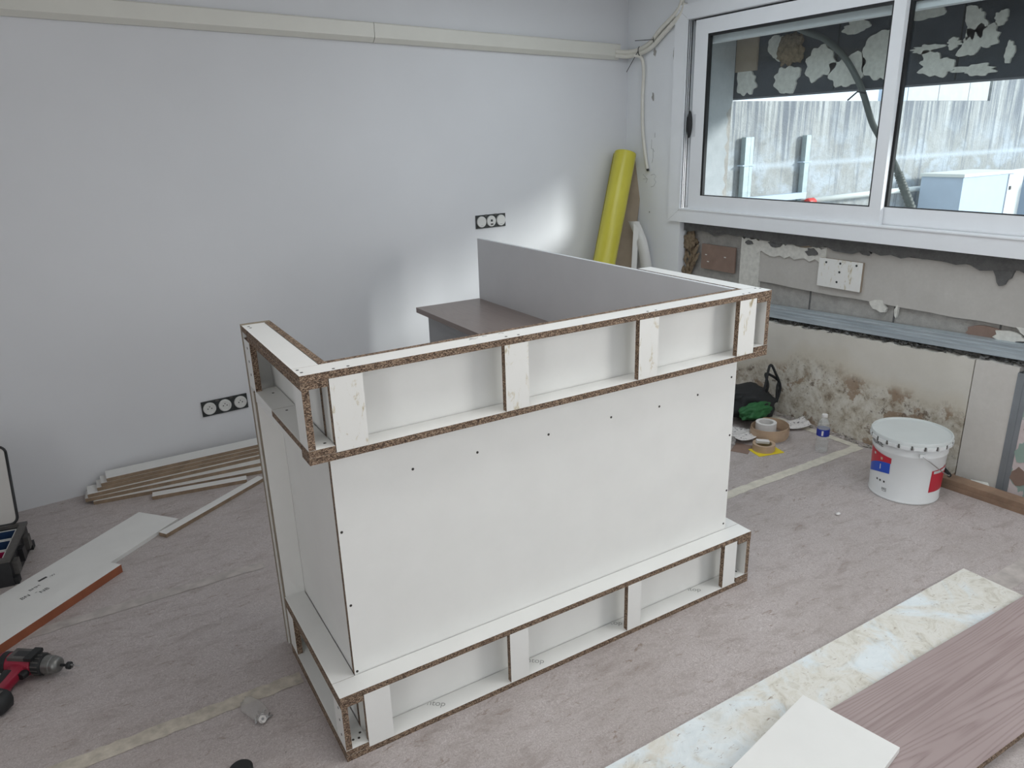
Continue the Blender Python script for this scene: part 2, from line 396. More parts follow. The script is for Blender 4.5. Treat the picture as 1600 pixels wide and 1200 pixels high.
def empty(name, loc=(0, 0, 0), rz=0.0, label=None, cat=None, group=None):
    o = D.objects.new(name, None); o.empty_display_size = .05; COL.objects.link(o); o.location = loc; o.rotation_euler = (0, 0, rz)
    if label: tag(o, label, cat, group)
    return o
def rough_blob(name, r, mat, parent=None, amp=.25, seed=0, sub=3, **k):
    bm = bmesh.new(); bmesh.ops.create_icosphere(bm, subdivisions=sub, radius=1.0)
    from mathutils import noise as N
    off = Vector((seed*3.7, seed*1.3, seed*.7))
    for v in bm.verts:
        d = 1+amp*N.noise(v.co*1.7+off)+amp*.6*N.noise(v.co*4.1+off)
        v.co = Vector((v.co.x*r[0]*d, v.co.y*r[1]*d, v.co.z*r[2]*d))
    V = [tuple(v.co) for v in bm.verts]; F = [tuple(v.index for v in f.verts) for f in bm.faces]; bm.free()
    return mk(name, V, F, mat, parent, smooth=True, **k)

# ------------------------------------------------------------------ room shell
TH = .08
E_ = Vector((math.cos(TH), math.sin(TH), 0)); NB = Vector((-math.sin(TH), math.cos(TH), 0)); WO = Vector((-.7, 2.26, 0))
def yb(x): return 2.26+math.tan(TH)*(x+.7)
def wb(t, z, off=0.0): return WO+E_*t-NB*off+Vector((0, 0, z))     # point on the back wall, off = distance in front of it
X0, X1, Y0, HC = -2.6, 3.12, -3.4, 2.56
floor = struct(mk('floor', bv((X0-.1, Y0-.1, -.1), (3.42, 2.75, 0)), BF, 'floor'))
struct(mk('wall_back', [(X0-.1, yb(X0-.1), 0), (3.42, yb(3.42), 0), (3.42, yb(3.42)+.15, 0), (X0-.1, yb(X0-.1)+.15, 0),
                        (X0-.1, yb(X0-.1), HC), (3.42, yb(3.42), HC), (3.42, yb(3.42)+.15, HC), (X0-.1, yb(X0-.1)+.15, HC)],
          [(0, 1, 5, 4), (1, 2, 6, 5), (2, 3, 7, 6), (3, 0, 4, 7), (0, 3, 2, 1), (4, 5, 6, 7)], 'wall'))
struct(multi('wall_left', [((X0-.1, Y0-.1, 0), (X0, -2.45, HC)), ((X0-.1, -1.45, 0), (X0, yb(X0), HC)), ((X0-.1, -2.45, 2.15), (X0, -1.45, HC))], 'wall'))
struct(multi('wall_front', [((X0, Y0-.1, 0), (.30, Y0, HC)), ((2.80, Y0-.1, 0), (3.42, Y0, HC)), ((.30, Y0-.1, 0), (2.80, Y0, .35)), ((.30, Y0-.1, 2.45), (2.80, Y0, HC))], 'wall'))
struct(box('ceiling', (X0-.1, Y0-.1, HC), (3.42, 2.75, HC+.1), 'ceiling'))
# window wall: masonry around the two openings
WY0, WY1, WZ0, WZ1 = -.72, 1.97, 1.10, 2.27
W2Y0, W2Y1, W2Z0, W2Z1 = -2.80, -1.60, 1.05, 2.40
struct(multi('wall_right', [((3.12, Y0, 0), (3.42, W2Y0, HC)), ((3.12, W2Y1, 0), (3.42, WY0, HC)), ((3.12, WY1, 0), (3.42, yb(3.3), HC)),
                            ((3.12, W2Y0, 0), (3.42, W2Y1, W2Z0)), ((3.12, W2Y0, W2Z1), (3.42, W2Y1, HC)),
                            ((3.12, WY0, 0), (3.42, WY1, WZ0)), ((3.12, WY0, WZ1), (3.42, WY1, HC))], 'concrete'))
wall_right = D.objects['wall_right']
# white plaster lining at the corner pier and above the window
pier = struct(box('wall_right_pier', (3.05, 2.003, 0), (3.12, yb(3.085), HC), 'plaster'))
struct(box('wall_right_over_window', (3.05, -1.2, 2.32), (3.12, 2.003, HC), 'plaster'))
struct(box('wall_right_beside_window', (3.05, Y0, 0), (3.12, W2Y0, HC), 'plaster'))
struct(box('wall_right_between_windows', (3.05, W2Y1, .60), (3.12, -.80, HC), 'plaster'))
# render band, mortar bed and plaster remains below the window sill: pieces of the stripped wall
def ragged(name, y0, y1, z0, z1, x0, x1, mat, jag=.012, n=26, parent=wall_right, seed=1, top=False):
    rd = random.Random(seed); zs = lambda b, up: b+(rd.uniform(-jag, jag) if up else 0)
    poly = [(y0+(y1-y0)*i/n, z0+rd.uniform(-jag, jag)) for i in range(n+1)]+[(y1-(y1-y0)*i/n, zs(z1, top)) for i in range(n+1)]
    return prism(name, poly, x0, x1, mat, parent, f=lambda a, b, c: (c, a, b))
ragged('mortar_bed', -1.2, 2.0, .985, 1.06, 3.085, 3.119, 'mortar', .014, 60, seed=3)
ragged('render_band', -1.2, 1.392, .742, .99, 3.102, 3.119, 'board', .004, 20, seed=5)
ragged('plaster_strip', 1.375, 1.52, .66, .985, 3.096, 3.119, 'grout', .012, 8, seed=6, top=True)
ragged('plaster_strip', .93, 1.40, .915, .985, 3.094, 3.119, 'grout', .016, 14, seed=7, top=True)
for (y, z, a, b, s) in ((1.27, .972, .05, .018, 1), (1.02, .955, .035, .022, 2), (1.46, .965, .03, .012, 4), (.70, .985, .03, .012, 5)):
    prism('mortar_splash', [(p[0]+y, p[1]+z) for p in blob_poly(a, b, 14, .3, s)], 3.090, 3.103, 'mortar', wall_right, f=lambda a_, b_, c_: (c_, a_, b_))
for (y, z, a, b, s) in ((.60, .728, .045, .03, 11), (.50, .715, .010, .03, 12), (-.03, .70, .06, .028, 13), (-.12, .735, .07, .02, 14)):
    prism('plaster_flake', [(p[0]+y, p[1]+z) for p in blob_poly(a, b, 13, .3, s)], 3.096, 3.112, 'grout', wall_right, f=lambda a_, b_, c_: (c_, a_, b_))
prism('brown_flake', [(p[0]+.06, p[1]+.69) for p in blob_poly(.10, .035, 14, .12, 21)], 3.108, 3.119, 'brownplate', wall_right, f=lambda a_, b_, c_: (c_, a_, b_))
prism('mortar_splash', [(.09, 1.0), (-.01, 1.0), (.002, .955), (.016, .945), (.022, .925), (.034, .918), (.047, .915), (.058, .93), (.066, .955), (.075, .97)], 3.090, 3.103, 'mortar', wall_right, f=lambda a_, b_, c_: (c_, a_, b_))
prism('brown_flake', [(.98, .99), (1.16, .99), (1.07, .945)], 3.098, 3.106, 'cardboard', wall_right, f=lambda a_, b_, c_: (c_, a_, b_))
for y in (1.02, .52, .02, -.48):    # block joints below the render band
    box('block_joint', (3.117, y-.004, .60), (3.1215, y+.004, .74), 'mortar', wall_right)
# lower lining: plasterboard cut off along a sloping line, mouldy at the foot
def lin_top(y): return .580-.045*(y-.064)
def lining(name, y0, y1, mat, x0=3.05, x1=3.105):
    n = max(2, int(abs(y1-y0)/.03)); rd = random.Random(int(y0*100))
    poly = [(y0, 0), (y1, 0)]+[(y1-(y1-y0)*i/n, lin_top(y1-(y1-y0)*i/n)+rd.uniform(-.006, .006)) for i in range(n+1)]
    return struct(prism(name, poly, x0, x1, mat, None, f=lambda a, b, c: (c, a, b)))
lining('wall_right_lining_mouldy', .069, 2.003, 'mould')
lining('wall_right_lining_plain', -.118, .064, 'gypsum')
pk = struct(box('wall_right_lining_pink', (3.045, -1.30, 0), (3.105, -.168, .555), 'pink'))
for (y, z, a, b, s) in ((-.205, .43, .045, .055, 1), (-.20, .21, .03, .05, 2)):
    prism('green_paint_patch', [(p[0]+y, p[1]+z) for p in blob_poly(a, b, 14, .2, s)], 3.0425, 3.0452, 'greenish' if 'greenish' in M else 'green', pk, f=lambda a_, b_, c_: (c_, a_, b_))
M['greenish'] = flat('pale_green_paint', (.30, .40, .35), .8, var=.1)
for o in [o for o in pk.children]: o.data.materials[0] = M['greenish']
for (y, z, a, b, s) in ((-.215, .335, .03, .035, 3), (-.205, .10, .04, .04, 4)):
    prism('bare_plaster_patch', [(p[0]+y, p[1]+z) for p in blob_poly(a, b, 14, .25, s)], 3.0425, 3.0452, 'brownplate', pk, f=lambda a_, b_, c_: (c_, a_, b_))

# galvanised stud and rail left from the old lining
def sheared(y0, y1, segs):
    V, F = [], []
    for (xa, xb, za, zb) in segs:
        n = len(V)
        V += [(xa, y0, lin_top(y0)+za), (xb, y0, lin_top(y0)+za), (xa, y1, lin_top(y1)+za), (xb, y1, lin_top(y1)+za),
              (xa, y0, lin_top(y0)+zb), (xb, y0, lin_top(y0)+zb), (xa, y1, lin_top(y1)+zb), (xb, y1, lin_top(y1)+zb)]
        F += [tuple(i+n for i in f) for f in BF]
    return V, F
V, F = sheared(-1.28, 1.75, [(3.062, 3.0635, .026, .095), (3.062, 3.113, .026, .028), (3.062, 3.113, .093, .095), (3.060, 3.0625, .050, .056), (3.060, 3.0625, .068, .072), (3.058, 3.0625, .086, .095)])
rail = tag(mk('metal_rail', V, F, 'galv'), 'galvanised metal rail running along the top of the cut-off mouldy plasterboard', 'metal rail')
rd = random.Random(4); V, F = [], []
for i in range(420):
    y = rd.uniform(-.9, 1.7); s = rd.uniform(.004, .013); c = Vector((rd.uniform(3.052, 3.10), y, lin_top(y)+s*.6+rd.uniform(0, .012)))
    n = len(V); V += [c+Vector((rd.uniform(-s, s), rd.uniform(-s, s)*1.5, rd.uniform(-s, s)*.7)) for _ in range(5)]
    F += [(n, n+1, n+2), (n, n+2, n+3), (n, n+3, n+4), (n+1, n+2, n+4), (n+1, n+3, n+2)]
o = mk('wall_rubble', V, F, 'mortar'); tag(o, 'dark plaster rubble along the broken top of the lining', 'rubble', kind='stuff')
st = empty('metal_stud', (3.045, -.143, 0), label='upright galvanised stud at the end of the plasterboard by the pinkish wall', cat='metal stud')
multi('web', [((0, -.024, 0), (.0015, .024, .565))], 'studsteel', st); multi('flange', [((0, -.0255, 0), (.045, -.024, .565))], 'studsteel', st); multi('flange', [((0, .024, 0), (.045, .0255, .565))], 'studsteel', st)
multi('rib', [((-.0025, -.004, 0), (.0, .004, .565))], 'studsteel', st)

# floor tape strips, stuck to the floor fleece
def strip(y0, y1, x0, x1, z=.0012, mat='tape', name='tape_strip'):
    n = 40; rd = random.Random(int((y0+x0)*1000)); V, F = [], []
    for i in range(n+1):
        x = x0+(x1-x0)*i/n; V += [(x, y0+rd.uniform(-.004, .004), z), (x, y1+rd.uniform(-.004, .004), z)]
    F = [(2*i, 2*i+2, 2*i+3, 2*i+1) for i in range(n)]
    return mk(name, V, F, mat, floor)
M['tape_worn'] = flat('trodden_cream_tape', (.50, .455, .385), .75, var=.22, vs=30)
M['tape_faint'] = flat('faint_worn_tape', (.44, .40, .375), .75, var=.2, vs=18)
strip(.375, .43, -.95, -.01, mat='tape_worn'); strip(.502, .555, 1.62, 2.985); strip(1.115, 1.165, -1.6, .05, mat='tape_faint')
o = mk('tape_strip', [(2.955, .54, .0016), (3.0, .54, .0016), (2.985, 1.30, .0016), (2.94, 1.30, .0016)], [(0, 1, 2, 3)], 'tape', floor)
strip(-.555, -.475, 2.28, 2.95, mat='tape_faint')

# ------------------------------------------------------------------ window_1
W = struct(empty('window_1', (3.05, .655, 1.05)))
ox, oy, oz = W.location
def L(lo, hi): return ((lo[0]-ox, lo[1]-oy, lo[2]-oz), (hi[0]-ox, hi[1]-oy, hi[2]-oz))
def ring(name, y0, y1, z0, z1, wl, wr, wbm, wt, x0, x1, mat, parent, base=(0, 0, 0)):
    f = lambda lo, hi: (tuple(a-b for a, b in zip(L(lo, hi)[0], base)), tuple(a-b for a, b in zip(L(lo, hi)[1], base)))
    return multi(name, [f((x0, y0, z0), (x1, y1, z0+wbm)), f((x0, y0, z1-wt), (x1, y1, z1)), f((x0, y0, z0+wbm), (x1, y0+wr, z1-wt)), f((x0, y1-wl, z0+wbm), (x1, y1, z1-wt))], mat, parent)
FY0, FY1, FZ0, FZ1 = -.787, 2.097, 1.05, 2.318
fr = ring('frame', FY0, FY1, FZ0, FZ1, .108, .108, .087, .086, 3.028, 3.075, 'frame', W)
ring('frame_lip', FY0+.105, FY1-.105, FZ0+.079, FZ1-.078, .006, .006, .006, .006, 3.022, 3.029, 'frame', fr)
def mitre(y, z, dy, dz):
    return box('mitre_joint', *[tuple(v) for v in L((3.0272, y-.0008, z-.0008), (3.0285, y+.0008, z+.0008))], 'socket_dark', fr)
for (ya, za, yb_, zb_) in ((FY1-.004, FZ0+.004, FY1-.108, FZ0+.082), (FY1-.004, FZ1-.004, FY1-.108, FZ1-.081)):
    V, F = tube_data([(3.0282-ox, ya-oy, za-oz), (3.0282-ox, yb_-oy, zb_-oz)], .0007, 4); mk('mitre_joint', V, F, 'pencil', fr)
ring('track', FY0+.09, FY1-.10, FZ0+.05, 2.28, .045, .045, .045, .185, 3.105, 3.16, 'frame', W)
for xa, xb in ((3.0375, 3.041), (3.052, 3.0555), (3.066, 3.072)): multi('track_seal', [L((xa, 1.9862, 1.138), (xb, 1.9892, 2.231))], 'rubber', W)
multi('track_seal', [L((3.0735, 1.936, 1.138), (3.078, 1.941, 2.231))], 'rubber', W)
multi('track_seal', [L((3.066, -.67, 2.2245), (3.086, 1.975, 2.2285))], 'rubber', W)
def sash(y0, y1, x0, wl, wr, glass_lo_seal=True):
    z0, z1 = 1.137, 2.222; x1 = x0+.028
    s = ring('sash', y0, y1, z0, z1, wl, wr, .085, .083, x0, x1, 'frame', W)
    ring('gasket', y0+wr-.001, y1-wl+.001, z0+.084, z1-.082, .017, .006, .004, .014, x0-.0006, x1-.008, 'rubber', s)
    a, b = L((x0+.013, y0+wr, z0+.085), (x0+.017, y1-wl, z1-.083)); box('pane', a, b, 'glass', s)
    return s
sl = sash(.622, 1.938, 3.048, .104, .062)
sr = sash(-.672, .690, 3.080, .064, .104)
hz0 = 1.60
hb = rough_blob('handle', (.016, .019, .080), 'rubber', sl, 0.0, 0, 3, loc=(3.036-ox, 1.944-oy, 1.642-oz))
a, b = L((3.0465, 1.902, 1.57), (3.0485, 1.924, 1.70)); box('handle_plate', a, b, 'laminate_grey', sl)
# opening beside the photographer (out of frame): frame only
W2 = struct(empty('window_2', (3.12, -2.2, 1.05)))
multi('frame', [((.0, -.60, 0), (.06, -.55, 1.35)), ((.0, .55, 0), (.06, .60, 1.35)), ((0, -.55, 0), (.06, .55, .05)), ((0, -.55, 1.30), (.06, .55, 1.35))], 'frame', W2)

for (lx, ly, lp), lab in zip(FILL_LAMPS, ('square fill lamp panel added at the back left behind the photographer', 'square fill lamp panel added above the front of the counter', 'square fill lamp panel added above the paint bucket', 'square fill lamp panel added above the corner with the yellow roll')):
    cl = empty('fill_panel', (lx, ly, 2.56), label=lab, cat='ceiling light', group='added fill lamp panels')  # unseen housing added around each fill lamp
    multi('housing', [((-.53, -.53, -.05), (-.505, .53, 0)), ((.505, -.53, -.05), (.53, .53, 0)), ((-.505, -.53, -.05), (.505, -.505, 0)), ((-.505, .505, -.05), (.505, .53, 0)), ((-.505, -.505, -.02), (.505, .505, 0))], 'frame', cl)
D1 = struct(empty('added_doorway', (-2.6, -1.95, 0)))  # unseen doorway, added to hold the left fill lamp
multi('frame', [((-.1, -.5, 0), (.015, -.46, 2.15)), ((-.1, .46, 0), (.015, .5, 2.15)), ((-.1, -.46, 2.11), (.015, .46, 2.15))], 'frame', D1)
W3 = struct(empty('added_shop_front', (1.55, -3.4, .35)))  # unseen shop front, added to hold the rear fill lamp
multi('frame', [((-1.25, -.06, 0), (-1.19, 0, 2.1)), ((1.19, -.06, 0), (1.25, 0, 2.1)), ((-1.19, -.06, 0), (1.19, 0, .06)), ((-1.19, -.06, 2.04), (1.19, 0, 2.1)), ((-.03, -.06, .06), (.03, 0, 2.04))], 'frame', W3)

# ------------------------------------------------------------------ outside
struct(box('ground_yard', (3.42, -14, -.1), (16, 2.6, 0), 'yardground'))
struct(box('wall_sun_block_side', (4.2, -6.5, 0), (4.4, -2.7, 3.2), 'blockwall')); struct(box('wall_sun_block_street', (-5, -6.7, 0), (6.0, -6.5, 4.0), 'blockwall')); struct(box('ground_street', (-5, -6.5, -.1), (3.42, -3.5, 0), 'yardground'))  # both walls are unseen, added to keep sun out of side and rear openings
yw = struct(box('wall_yard', (3.42, 2.30, 0), (7.12, 2.50, 1.795), 'yardwall'))
struct(box('wall_yard_high', (7.12, 2.30, 0), (13.0, 2.50, 2.9), 'yardwall'))
for k, (xa, xb) in enumerate(((5.86, 6.30), (6.31, 6.77), (6.78, 7.10))):
    box('block', (xa, 2.315, 1.797), (xb, 2.49, 1.985), 'blockwall', yw)
box('blue_block', (5.72, 2.315, 1.797), (5.85, 2.49, 1.98), 'outwhite', yw)
lb = struct(box('wall_facade_lintel', (3.44, -1.6, 1.792), (3.64, 2.295, 2.75), 'darkbeam'))
rdv = random.Random(8)
rpoly = [(3.122, 1.10), (3.122, 2.27), (3.418, 2.27), (3.418, 1.78)]+[(3.405-.028*abs(math.sin(k*1.3))-rdv.uniform(0, .012), 1.74-.04*k) for k in range(16)]+[(3.38, 1.10)]
rv = struct(prism('wall_reveal', rpoly, 1.9600, 1.9695, 'render', None, f=lambda a, b, c: (a, c, b)))
BL = [(1.875, 1.885, .080, .075, 1), (1.565, 1.875, .095, .070, 2), (1.655, 2.06, .065, .065, 3), (1.345, 1.945, .088, .095, 4), (1.165, 1.89, .105, .085, 5), (.985, 1.945, .105, .115, 6), (1.14, 2.105, .075, .035, 7),
      (.675, 1.875, .085, .055, 8), (.735, 1.955, .075, .018, 9), (.75, 2.115, .08, .028, 10), (.515, 2.045, .045, .075, 11), (.485, 1.97, .085, .060, 12), (.48, 1.838, .085, .026, 13), (.34, 1.90, .022, .042, 14), (.40, 2.05, .03, .03, 15), (.60, 1.965, .035, .022, 17), (-.02, 1.95, .09, .08, 16)]
for (y, z, a, b, s) in BL:
    prism('glue_blob', [(p[0]+y, p[1]+z) for p in wavy_poly(a, b, s)], 3.428, 3.4405, 'grout', lb, f=lambda a_, b_, c_: (c_, a_, b_))
for y in (1.245, .575): box('panel_joint', (3.437, y-.003, 1.80), (3.441, y+.003, 2.7), 'rubber', lb)
box('board_offcut', (3.424, 1.795, 1.945), (3.438, 1.962, 2.16), 'cardboard', lb)
fm_ = tag(rough_blob('foam_lump', (.025, .085, .085), 'foam', None, .45, 3, 4, loc=(3.405, 1.535, 2.035)), 'lump of brown expanding foam stuck to the dark outside lintel', 'foam lump')
# grey flexible conduit hanging in the opening
cp = smooth_path([(3.34, 1.56, 2.20), (3.36, 1.424, 2.118), (3.38, 1.284, 2.056), (3.38, 1.152, 1.953), (3.38, 1.059, 1.835), (3.38, 1.011, 1.753), (3.38, .948, 1.622), (3.38, .889, 1.541), (3.38, .792, 1.413), (3.38, .76, 1.36)], 8)
ce = empty('flexible_conduit', cp[-1], label='grey flexible conduit hanging outside the window in front of the lintel', cat='conduit')
tube('tube', [p-cp[-1] for p in cp], .0165, 'conduit', ce)
q = smooth_path([(3.38, .762, 1.365), (3.38, .715, 1.28), (3.38, .65, 1.165)], 22)
tube('corrugated_end', [p-cp[-1] for p in q], [.021 if i % 3 == 0 else .0235 if i % 3 == 1 else .019 for i in range(len(q))], 'conduit', ce)
tube('cable_tie', [Vector((3.36, 1.01-.025, 1.765))-cp[-1], Vector((3.355, 1.035, 1.775))-cp[-1], Vector((3.35, 1.085, 1.735))-cp[-1]], .004, 'black', ce)
# galvanised posts and pipe along the yard wall
for i, (x, lab) in enumerate(((3.905, 'galvanised steel post against the yard wall, nearest the window reveal'), (4.56, 'galvanised steel post against the yard wall, above the red coupling'))):
    p = empty('steel_post', (x, 2.26, 0), label=lab, cat='post', group='posts along the yard wall')
    multi('post', [((-.028, -.02, 0), (.022, .02, 1.552))], 'galvpost', p)
    if i == 0: multi('post', [((.03, -.015, 0), (.06, .02, 1.552))], 'galvpost', p)
    multi('bracket', [((-.05, -.026, 1.355), (.075 if i == 0 else .05, .03, 1.362))], 'outwhite', p)
rr = empty('steel_rail', (4.2, 2.24, 1.09), label='pale steel rail joining the two posts at the yard wall', cat='rail')
multi('bar', [((-.30, -.02, 0), (.36, .02, .045))], 'outwhite', rr)
V, F = tube_data([(4.62, 2.20, 1.075), (5.75, 2.21, 1.08), (8.6, 2.22, 1.07)], .022, 10)
pp = tag(mk('waste_pipe', V, F, 'outcream', smooth=True), 'cream plastic pipe running along the foot of the yard wall', 'pipe')
lathe('coupling', [(.028, 0), (.032, .01), (.032, .07), (.028, .08)], 'orange', pp, 16, loc=(4.55, 2.20, 1.06), rot=(0, PI/2, 0))
# white appliance standing in the yard
ap = empty('outdoor_cabinet', (5.95, 1.80, 0), label='white outdoor cabinet standing in the yard behind the right pane', cat='cabinet')
multi('body', [((0, 0, 0), (.78, .35, 1.185))], 'outwhite', ap)
multi('lid', [((-.012, -.012, 1.187), (.80, .36, 1.212))], 'outcream', ap)
multi('side_trim', [((.70, -.008, 0), (.76, -.001, 1.18))], 'laminate_grey', ap)
multi('hinge', [((.725, -.016, 1.05), (.745, -.009, 1.08))], 'darkgrey', ap)
op = empty('leaning_sheet', (6.86, 1.95, 0), rz=.12, label='white sheet panel leaning beside the outdoor cabinet', cat='panel')
multi('sheet', [((0, 0, 0), (.50, .03, 1.16))], 'outcream', op); multi('top_bar', [((-.02, -.01, 1.162), (.56, .02, 1.195))], 'outcream', op)
tag(multi('rusty_post', [((-.012, -.02, 0), (.014, .02, 1.19))], 'rust', None, loc=(7.48, 1.90, 0)), 'thin rusty steel post beside the white panel in the yard', 'post')
tag(multi('white_crate', [((0, 0, 0), (.5, .5, 1.17))], 'outwhite', None, loc=(7.56, 1.62, 0)), 'bluish white outdoor casing at the right end of the window view', 'casing')

# ------------------------------------------------------------------ reception counter under construction
C = empty('reception_counter', (0, 0, 0), label='unfinished white reception counter with open chipboard frames at top and plinth', cat='counter')
H, LX, P_, T = 1.10, 1.55, .064, .018
front = board('front_panel', (.0655, .066, .0), (1.4847, .084, H), C)
lside = board('side_panel', (.0665, .0845, 0), (.0845, .592, H), C)
rside = board('side_panel', (1.4667, .0845, 0), (1.4847, 1.85, H-.002), C, face='laminate_grey', edge='laminate_grey')
for xa, ya in ((0.0015, 0),):
    pass
# end boards closing the left return
e1 = board('end_board', (0.003, .540, 0), (.066, .558, .898), C, edge='mdf'); e2 = board('end_filler', (.006, .5585, 0), (.066, .590, .898), C, face='mdf', edge='mdf')
e3 = board('end_board', (0.0, .5905, 0), (.0845, .612, H), C, edge='mdf')
board('end_board', (1.486, .540, 0), (1.549, .558, H-.02), C); 
# lower frame (plinth)
def frame_front(z0, z1, ups, worn, dbl_bot):
    a = board('frame_strip', (0, 0, z0), (LX, P_, z0+T), C); b = board('frame_strip', (0, 0, z1-T), (LX, P_, z1), C)
    for (xa, xb) in ups: board('upright', (xa, 0.0005, z0+T+.0004), (xb, T, z1-T-.0004), C, face='worn' if worn else 'white')
    return a, b
bot, top1 = frame_front(0, .211, ((.065, .138), (.521, .586), (.974, 1.031), (1.418, 1.480)), False, True)
bot2, top2 = frame_front(.880, H, ((.066, .147), (.535, .608), (.992, 1.066), (1.407, 1.483)), True, True)
def side_frame(sgn):
    X = (lambda a, b: (a, b)) if sgn < 0 else (lambda a, b: (LX-b, LX-a))
    def bd(n, x, y, z, **k): xa, xb = X(*x); return board(n, (xa, y[0], z[0]), (xb, y[1], z[1]), C, **k)
    # plinth side
    bd('frame_strip', (0, P_), (P_+.001, .5395), (.0005, T)); bd('frame_strip', (0, .064), (.0, .5395), (T+.0003, 2*T), thin=2)
    bd('frame_strip', (0, P_), (P_+.001, .5395), (.211-T, .211)); bd('frame_strip', (0, .064), (.0005, .5395), (.211-2*T, .211-T-.0003), thin=2)
    bd('upright', (.0008, T), (.001, .071), (2*T+.0004, .211-2*T-.0004)); bd('upright', (.0008, T), (.468, .539), (2*T+.0004, .211-2*T-.0004))
    # upper side
    wh = {0: 'white', 1: 'white'}
    bd('frame_strip', (.0015, P_), (P_+.001, .5395), (.880, .898), over=wh)
    bd('frame_strip', (0, .064), (.0, .34), (.8983, .916), thin=2); bd('frame_strip', (.0015, .064), (.341, .5395), (.8983, .916), thin=2, over=wh)
    bd('frame_strip', (0, P_), (P_+.001, .59), (H-T, H)); bd('frame_strip', (0, .064), (.0005, .5395), (H-2*T, H-T-.0003), thin=2)
    bd('upright', (.0008, T), (.001, .071), (.9164, H-2*T-.0004)); bd('upright', (.0008, T), (.520, .589), (.9164, H-2*T-.0004))
side_frame(-1); side_frame(1)
# inner stiffeners just visible in the corners
board('corner_block', (.0665+.0, .0215, .9165), (.0845, .0645, H-2*T-.001), C)
sv, sf = lathe_data([(.0038, -.001), (.0038, .0004), (.0018, .0007)], 10)
sme = D.meshes.new('screw'); sme.from_pydata(sv, [], sf); sme.materials.append(M['screw'])
def screw(p, nrm, parent=C, s=1.0):
    o = D.objects.new('screw', sme); COL.objects.link(o); o.parent = parent; o.location = p; o.scale = (s, s, s)
    o.rotation_euler = Vector(nrm).to_track_quat('Z', 'Y').to_euler(); return o
for x, z in ((.074, .65), (.076, .43), (.073, .22), (.281, .772), (.475, .771), (.712, .768), (.944, .770), (1.14, .763), (1.308, .768), (1.463, .80), (1.474, .584), (1.478, .368), (1.474, .235)):
    screw((x, .0658, z), (0, -1, 0), front)
for x, y in ((.010, .050), (.013, .026), (.083, .012), (.118, .012), (.550, .017), (.586, .014), (1.03, .012), (1.06, .010), (1.43, .012), (1.46, .014), (1.528, .05), (1.54, .04), (.015, .565), (.016, .545)):
    screw((x, y, H), (0, 0, 1))
for x, y in ((.034, .314), (.04, .483), (.048, .030), (.020, .030)): screw((x, y, .916), (0, 0, 1))
for x, y in ((.030, .030), (.046, .028), (.055, .045), (1.52, .03)): screw((x, y, 2*T), (0, 0, 1))
for z in (.07, .12, .16): screw((.0006, .03, z), (-1, 0, 0))
for z in (.96, 1.0, 1.04): screw((.0006, .555, z), (-1, 0, 0))
screw((.0663, .12, .83), (-1, 0, 0), lside)
# back print on the plinth strip
for (x, y, s) in ((.288, .050, 'intop'), (.634, .046, 'intop'), (.962, .060, 'intop'), (1.322, .054, 'intop')):
    a = -math.atan2(.05, .061); ca, sa = math.cos(a), math.sin(a)
    V, F = text_data(s, .030)
    V = [(x+px*ca-py*sa, y+px*sa+py*ca, T+.0004) for px, py, _ in V]
    F = [f for f in F if all(V[i][1] < .064 for i in f)]
    mk('printed_word', V, F, 'greyink', bot)
for k, pts in enumerate(([(.455, .044), (.470, .052), (.462, .056), (.473, .045), (.486, .054)], [(.50, .056), (.512, .054)], [(.548, .052), (.556, .058), (.562, .050)])):
    tube('pencil_scribble', [(px, py, H+.0003) for px, py in pts], .0008, 'greyink', top2, 4)

# inner worktop behind the counter
ds = empty('inner_desk', (1.28, 1.1, 0), label='brown wood-effect desk fixed behind the counter against the grey panel', cat='desk')
box('worktop', (-.185, -.95, .752), (.186, .755, .778), 'desk', ds)
board('support_panel', (-.145, -.90, 0), (-.127, .70, .7515), ds, face='darklam', edge='darklam')

# ------------------------------------------------------------------ back wall: trunking, cables, sockets
tr = empty('cable_trunking', wb(-1.0, 2.10), TH, 'cream plastic cable trunking high along the white back wall', 'cable trunking')
def trunk(name, ta, tb, d=.040, s=0.0):
    z = lambda t: 2.1215-.0169*t-2.10
    V = []
    for t in (ta, tb):
        zz = z(t); a = t+1.0
        V += [(a, -.001, zz-s), (a, -d*.45-s, zz-s), (a, -d-s, zz+.022-s), (a, -d-s, zz+.088+s), (a, -d+.006, zz+.094+s), (a, -.001, zz+.094+s)]
    F = [tuple(reversed(range(6))), tuple(range(6, 12))]+[(i, (i+1) % 6, 6+(i+1) % 6, 6+i) for i in range(6)]
    return mk(name, V, F, 'trunk', tr)
trunk('cover', -1.9, 1.895); trunk('cover', 1.899, 3.655, .041)
trunk('joint_sleeve', 1.897, 1.925, .0412, .0006)
tb_ = empty('cable_bundle', (3.02, 2.5, 2.08), label='bundle of ivory cables curving from the trunking to the window corner', cat='cables')
def cab(pts, r, name='cable', parent=tb_, mat='cable'):
    P = smooth_path(pts, 8); b = parent.location; return tube(name, [p-Vector(b) for p in P], r, mat, parent, 10)
cab([(2.90, 2.515, 2.110), (2.985, 2.50, 2.105), (3.02, 2.42, 2.112), (3.022, 2.31, 2.142), (3.022, 2.22, 2.205), (3.030, 2.12, 2.265), (3.038, 2.07, 2.31), (3.04, 2.05, 2.36)], .0145)
cab([(2.90, 2.515, 2.085), (2.985, 2.50, 2.080), (3.02, 2.42, 2.087), (3.022, 2.30, 2.114), (3.022, 2.20, 2.172), (3.030, 2.105, 2.235), (3.038, 2.05, 2.28), (3.04, 2.03, 2.33)], .0145)
